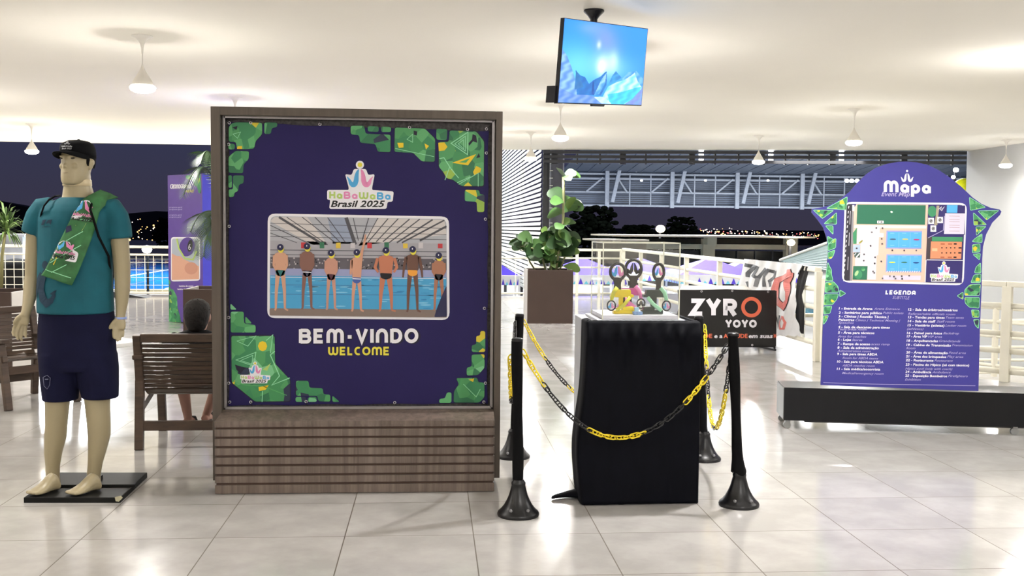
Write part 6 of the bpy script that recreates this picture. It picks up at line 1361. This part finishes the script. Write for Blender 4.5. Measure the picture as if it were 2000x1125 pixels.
local(ar, m); m.build('roof_sheet', None, ar)
px0 = 1184
for k in range(6):
    xa = at(px0+126.5*k, 400, YA).x
    m = MB(); m.box((xa, YA-.3, (rz0+rz1)/2+.3), (.30, .22, rz1-rz0+.8), stl); local(ar, m); m.build('main_post', None, ar)
    m = MB(); m.beam((xa+.35, YA-.7, rz0+.3), (xa+.95, YA-.7, rz1+.6), .26, .2, stl, up=(0, 1, 0)); local(ar, m); m.build('inclined_strut', None, ar)
    zm = at(1400, 378, YA).z; zt3 = at(1400, 350, YA).z
    for a_, b_ in (((xa+.8, zt3), (xa+1.55*1.0, zm)), ((xa-.3, zt3), (xa-1.6, zm)), ((xa+.2, rz1+.7), (xa+1.1, rz1+1.2)), ((xa-.2, rz1+.7), (xa-1.1, rz1+1.2)), ((xa+2.2, rz1+.1), (xa+2.7, rz1+.8))):
        m = MB(); m.beam((a_[0], YA-.2, a_[1]), (b_[0], YA-.2, b_[1]), .12, .12, stl, up=(0, 1, 0)); local(ar, m); m.build('diagonal', None, ar)
    for f in (.33, .66, -.0): m = MB(); m.box((xa+4.9*f+.15, YA-.15, (rz0+rz1)/2), (.09, .08, rz1-rz0), stl); local(ar, m); m.build('stud', None, ar)
def lamp(label, x, y, Y, r, mt, pole=True, nm='flood_lamp', pw=0):
    p = at(x, y, Y); t = thing(nm, label, 'lamp', (p.x, p.y, G0 if pole else p.z)); 
    m = MB(); m.ell(p, (r, r*.7, r*.8), mt); local(t, m); m.build('lamp_head', None, t, True)
    if pole: m = MB(); m.tube([(p.x, p.y+.1, G0), (p.x, p.y+.1, p.z)], .06, 8, dkm); local(t, m); m.build('pole', None, t)
    else: m = MB(); m.box(p+Vector((0, r*.7, r*.8)), (r*.6, r*.6, r*.5), dkm); local(t, m); m.build('bracket', None, t)
    if pw: point(p.x, p.y-r*1.3, p.z, pw, r, (1, .9, .7))
lamp('bright warm street lamp glowing above the low pavilion roof', 1290, 447, 55, .25, wmm, nm='street_lamp', pw=120)
lamp('bright flood lamp at the right end of the low pavilion', 1545, 474, 40, .16, mat('warm_lamp_glow', (255, 232, 180)), pw=160)
for i, (x, w) in enumerate(((1253, 'left'), (1378, 'middle'), (1500, 'right'))): lamp('small %s lamp mounted on the grey roof truss' % w, x, 352.5, 78.8, .10, spm, False)
for x, w in ((1654, 'left'), (1663.5, 'middle'), (1674, 'right')): lamp('%s of the three white flood lamps by the left shoulder of the map sign' % w, x, 353, 70, .155, spm, False)
lamp('upper round white lamp between map sign and grey wall', 1867, 332, 60, .17, spm); lamp('lower round white lamp between map sign and grey wall', 1862, 346, 60, .13, spm)
lamp('white flood lamp under the far left railing handrail, beside the mannequin', 287, 487, 47.5, .22, spm)
yi = at(1884, 361, 50); yb2 = thing('yellow_inflatable', 'yellow inflatable dome glimpsed between map sign and grey wall', 'inflatable', (yi.x, 50, G0)); m = MB(); m.ell(yi+Vector((0, 0, -.1)), (.55, .5, .42), mat('yellow_pvc', (226, 224, 30), .4)); m.tube([(yi.x, 50, G0), (yi.x, 50, yi.z-.2)], .12, 10, dkm); local(yb2, m); m.build('dome', None, yb2, True)
# town lights
tl_ = MB(); tw1 = mat('town_light_warm', (255, 190, 110), .5, var=0, emit=4); tw2 = mat('town_light_white', (255, 236, 214), .5, var=0, emit=5); tw3 = mat('town_light_red', (240, 110, 110), .5, var=0, emit=3)
for i in range(110):
    x = rnd.uniform(1366, 1600); y = 451+rnd.gauss(0, 3.2)+(x-1366)*.035; p = at(x, y, 222+rnd.uniform(-2, 2)); r = rnd.uniform(.05, .12); tl_.ell(p, (r*1.4, r, r), rnd.choice([tw1, tw2, tw2, tw3]), None, 6, 4)
for i in range(46):
    x = rnd.uniform(236, 330); y = rnd.uniform(426, 472); p = at(x, y, 150+rnd.uniform(-2, 2)); r = rnd.uniform(.03, .08)*(2 if i % 9 == 0 else 1); tl_.ell(p, (r*1.3, r, r*1.1), rnd.choice([tw1, tw1, tw2]), None, 6, 4)
o = tl_.build('town_lights'); tag(o, 'scattered tiny lights of the distant town at dusk', 'lights', kind='stuff')
# dark trees
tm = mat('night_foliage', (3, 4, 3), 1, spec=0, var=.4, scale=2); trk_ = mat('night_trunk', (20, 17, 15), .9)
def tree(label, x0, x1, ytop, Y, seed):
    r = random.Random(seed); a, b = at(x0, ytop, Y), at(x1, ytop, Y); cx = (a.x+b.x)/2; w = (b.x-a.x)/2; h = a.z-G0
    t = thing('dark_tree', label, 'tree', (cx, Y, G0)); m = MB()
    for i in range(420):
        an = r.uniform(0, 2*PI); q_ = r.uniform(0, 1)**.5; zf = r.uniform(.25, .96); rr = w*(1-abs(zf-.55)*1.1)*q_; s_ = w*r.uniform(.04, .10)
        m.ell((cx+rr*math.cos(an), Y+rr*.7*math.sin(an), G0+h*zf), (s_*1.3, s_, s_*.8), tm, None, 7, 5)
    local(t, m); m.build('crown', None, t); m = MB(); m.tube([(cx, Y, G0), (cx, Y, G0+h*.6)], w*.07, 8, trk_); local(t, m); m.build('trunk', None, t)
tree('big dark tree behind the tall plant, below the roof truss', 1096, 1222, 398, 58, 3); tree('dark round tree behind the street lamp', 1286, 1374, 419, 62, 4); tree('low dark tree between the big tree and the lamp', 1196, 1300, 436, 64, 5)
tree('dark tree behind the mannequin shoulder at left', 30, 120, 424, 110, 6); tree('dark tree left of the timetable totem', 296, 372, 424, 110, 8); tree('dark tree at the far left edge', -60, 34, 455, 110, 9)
# low pavilion
cream = mat('pavilion_concrete', (148, 138, 124), .8, var=.06, scale=1); dw = mat('dark_window_glass', (18, 18, 20), .3)
YB = 42.; pv = thing('low_pavilion', 'low flat roofed pavilion with dark windows behind the clear case', 'building', (10.5, YB, G0))
def bx(nm, x0, x1, y0, y1, Y0_, Y1_, mt):
    a, b = at(x0, y0, Y0_), at(x1, y1, Y0_); m = MB(); m.box(((a.x+b.x)/2, (Y0_+Y1_)/2, (a.z+b.z)/2), (abs(b.x-a.x), Y1_-Y0_, abs(a.z-b.z)), mt); local(pv, m); return m.build(nm, None, pv)
bx('roof_slab', 1215, 1592, 459, 465.5, YB-2.0, YB+6, cream); bx('fascia_beam', 1262, 1540, 476, 488, YB-.2, YB+.2, cream); bx('window_wall', 1180, 1560, 488, 560, YB+.3, YB+.5, dw); bx('upper_wall', 1230, 1560, 465, 477, YB+.6, YB+.7, mat('pavilion_dark_wall', (50, 46, 42), .9))  # upper wall is darker brown than slab and beam
for x0, x1 in ((1374, 1395), (1536, 1556), (1200, 1212)): bx('column', x0, x1, 466, 560, YB-.3, YB+.1, cream)
bx('roof_bracket', 1382, 1400, 464, 478, YB-1.2, YB-.6, cream)
for x in (1440, 1475, 1508): bx('mullion', x, x+2, 489, 520, YB+.2, YB+.3, dkm)
bx('lower_roof', 1160, 1268, 467, 471, YB-3, YB, cream); bx('side_wall', 1166, 1262, 472, 515, YB-1.4, YB-1.2, mat('pavilion_brown_wall', (96, 80, 68), .85, var=.1))
# pale green sloping metal roof
mr = mat('pale_green_metal_sheet', (112, 132, 130), .5, var=.05); gr_ = thing('sloping_metal_roof', 'pale green corrugated metal roof sloping behind the railing left of the map sign', 'roof', at(1570, 515, 21))
A0, A1_, A2_, A3_ = at(1524, 508, 25), at(1700, 444, 19), at(1700, 540, 17.5), at(1574, 519, 21.5); m = MB(); n_ = 9
for k in range(n_):
    f0, f1_ = k/n_, (k+1)/n_; fm_ = (f0+f1_)/2
    a, b, c = A0.lerp(A3_, f0), A0.lerp(A3_, fm_)+Vector((0, 0, -.05)), A0.lerp(A3_, f1_); d, e, f = A1_.lerp(A2_, f0), A1_.lerp(A2_, fm_)+Vector((0, 0, -.05)), A1_.lerp(A2_, f1_)
    m.add([a, b, c, d, e, f], [(0, 1, 4, 3), (1, 2, 5, 4)], mr)
local(gr_, m); o = m.build('sheets', None, gr_); so = o.modifiers.new('so', 'SOLIDIFY'); so.thickness = .02
m = MB(); m.tube([A0, A1_], .035, 8, slw); local(gr_, m); m.build('ridge_cap', None, gr_)
for p in (A3_, A2_): m = MB(); m.tube([(p.x, p.y+.1, G0), (p.x, p.y+.1, p.z-.02)], .05, 8, slw); local(gr_, m); m.build('support_post', None, gr_)
# event tents
tpu = mat('tent_purple', (92, 70, 220), .6, var=.04); tcy = mat('tent_cyan', (120, 214, 240), .6, var=.1, scale=3); tw_ = mat('tent_white', (232, 234, 240), .6, var=.06, scale=3)
def tent(label, x, Y, w=2.6, ytop=503, cyan=True):
    p = at(x, ytop, Y); t = thing('event_tent', label, 'tent', (p.x, Y, G0), 0, 'purple event tents by the pools'); H = p.z-G0; e = H-.46
    m = MB(); m.add([(0, 0, H), (-w/2, -w/2, e), (w/2, -w/2, e), (w/2, w/2, e), (-w/2, w/2, e)], [(0, 1, 2), (0, 2, 3), (0, 3, 4), (0, 4, 1)], tpu); m.build('roof', None, t)
    m = MB(); hw = w/2
    for a, b in (((-hw, -hw), (hw, -hw)), ((hw, -hw), (hw, hw)), ((-hw, -hw), (-hw, hw)), ((-hw, hw), (hw, hw))):
        m.poly([(a[0], a[1], e), (b[0], b[1], e), (b[0], b[1], e-.26), (a[0], a[1], e-.26)], tw_)
        if cyan:
            N_ = 14; ox, oy = (0, -.01) if a[1] == b[1] else (-.01, 0)
            for k in range(N_): f = (k+.5)/N_; m.add([(a[0]+(b[0]-a[0])*(f-.03)+ox, a[1]+(b[1]-a[1])*(f-.03)+oy, e-.26), (a[0]+(b[0]-a[0])*(f+.03)+ox, a[1]+(b[1]-a[1])*(f+.03)+oy, e-.26), (a[0]+(b[0]-a[0])*f+ox, a[1]+(b[1]-a[1])*f+oy, e-.26+.10+.08*(k % 2))], [(0, 1, 2)], tpu if k % 2 else tcy)
    m.build('valance', None, t)
    for sx_ in (-1, 1):
        for sy_q in (-1, 1): m = MB(); m.box((sx_*hw*.98, sy_q*hw*.98, e/2), (.06, .06, e), tw_); m.build('leg', None, t)
    m = MB(); m.box((0, hw*.9, e*.32), (w*.9, .04, e*.62), tw_); m.build('back_cloth', None, t)
tent('purple event tent seen just left of the tall brown planter', 962, 31, 1.5, 506); tent('purple event tent seen between the planter and the clear case', 1140, 30.5, 2.2, 503); tent('purple event tent seen through the clear acrylic case', 1250, 35, 2.4, 503)
tent('purple event tent above the left half of the black board', 1385, 30.5, 2.3, 503); tent('purple event tent above the right half of the black board, nearer the white banner', 1462, 35, 2.6, 506)
# pools
pw_ = mat('pool_water_blue', (40, 132, 226), .12, spec=.5, var=.12, scale=.6, bump=.2); pw2 = mat('pool_water_cyan', (120, 214, 236), .12, spec=.5, var=.15, scale=2, bump=.2); lane = mat('lane_line_blue', (24, 70, 170), .5); rope = mat('lane_rope_white', (226, 226, 230), .5); cop = mat('pool_coping', (226, 214, 176), .6, var=.05)
def pool(label, x0, x1, y0, y1, wm_, lanes=0, across=False):
    t = thing('swimming_pool', label, 'pool', ((x0+x1)/2, (y0+y1)/2, G0)); z = G0+.02
    m = MB()
    for a, b, c, d in ((x0-.5, x1+.5, y0-.5, y0), (x0-.5, x1+.5, y1, y1+.5), (x0-.5, x0, y0, y1), (x1, x1+.5, y0, y1)): m.box(((a+b)/2, (c+d)/2, z+.03), (b-a, d-c, .10), cop)
    local(t, m); m.build('coping', None, t)
    m = MB(); m.poly([(x0, y0, z+.04), (x1, y0, z+.04), (x1, y1, z+.04), (x0, y1, z+.04)], wm_); local(t, m); m.build('water', None, t)
    for k in range(1, lanes):
        x = x0+(x1-x0)*k/lanes; m = MB(); m.box((x, (y0+y1)/2, z+.05), (.22, y1-y0-2, .01), lane if k % 2 else rope); local(t, m); m.build('lane_rope' if not k % 2 else 'lane_marking', None, t)
    return t
pool('large blue swimming pool with lane lines, seen left through the wire grid', -44, -2, 50, 96, pw_, 16)
pool('pale cyan shallow pool beyond the left railing', -30, -2, 36.5, 43.5, pw2)
pool('pale cyan pool strip seen through the barred railing by the planter', 3.6, 16, 37.2, 40.5, pw2)
# white hut and dark tent at far left
h0 = at(8, 462, 34); hut = thing('white_hut', 'white boxy hut beyond the railing at the far left', 'hut', (h0.x, 34, G0)); m = MB(); m.box((h0.x-.4, 34.6, (h0.z+G0)/2), (1.9, 1.2, h0.z-G0), tw_); local(hut, m); m.build('walls', None, hut); m = MB(); m.box((h0.x-.4, 34.6, h0.z+.04), (2.1, 1.4, .08), tw_); local(hut, m); m.build('roof', None, hut)
d0_ = at(18, 505, 28); dtn = thing('dark_gazebo', 'dark domed gazebo behind the wire grid at the far left', 'tent', (d0_.x, 28, G0)); m = MB()
m.rings([[Vector((d0_.x+r*math.cos(a), 28.5+r*math.sin(a), z)) for a in [2*PI*k/24 for k in range(24)]] for z, r in ((G0, .75), (G0+1.2, .75), (d0_.z-.25, .62), (d0_.z-.06, .35), (d0_.z, .02))], mat('dark_tent_fabric', (30, 31, 34), .8)); local(dtn, m); m.build('canopy', None, dtn, True)
# low dark kerb at the hall edge
q0_, q1_ = onz(214, 577), onz(300, 579); kb_ = thing('dark_kerb_block', 'low dark wedge-shaped block on the floor edge beside the mannequin arm', 'block', q0_); m = MB(); q0_.y -= .5; q1_.y -= .5; m.prism([q0_, q1_, q0_+Vector((0, 0, .15))], (0, .3, 0), dkm); local(kb_, m); m.build('block', None, kb_)
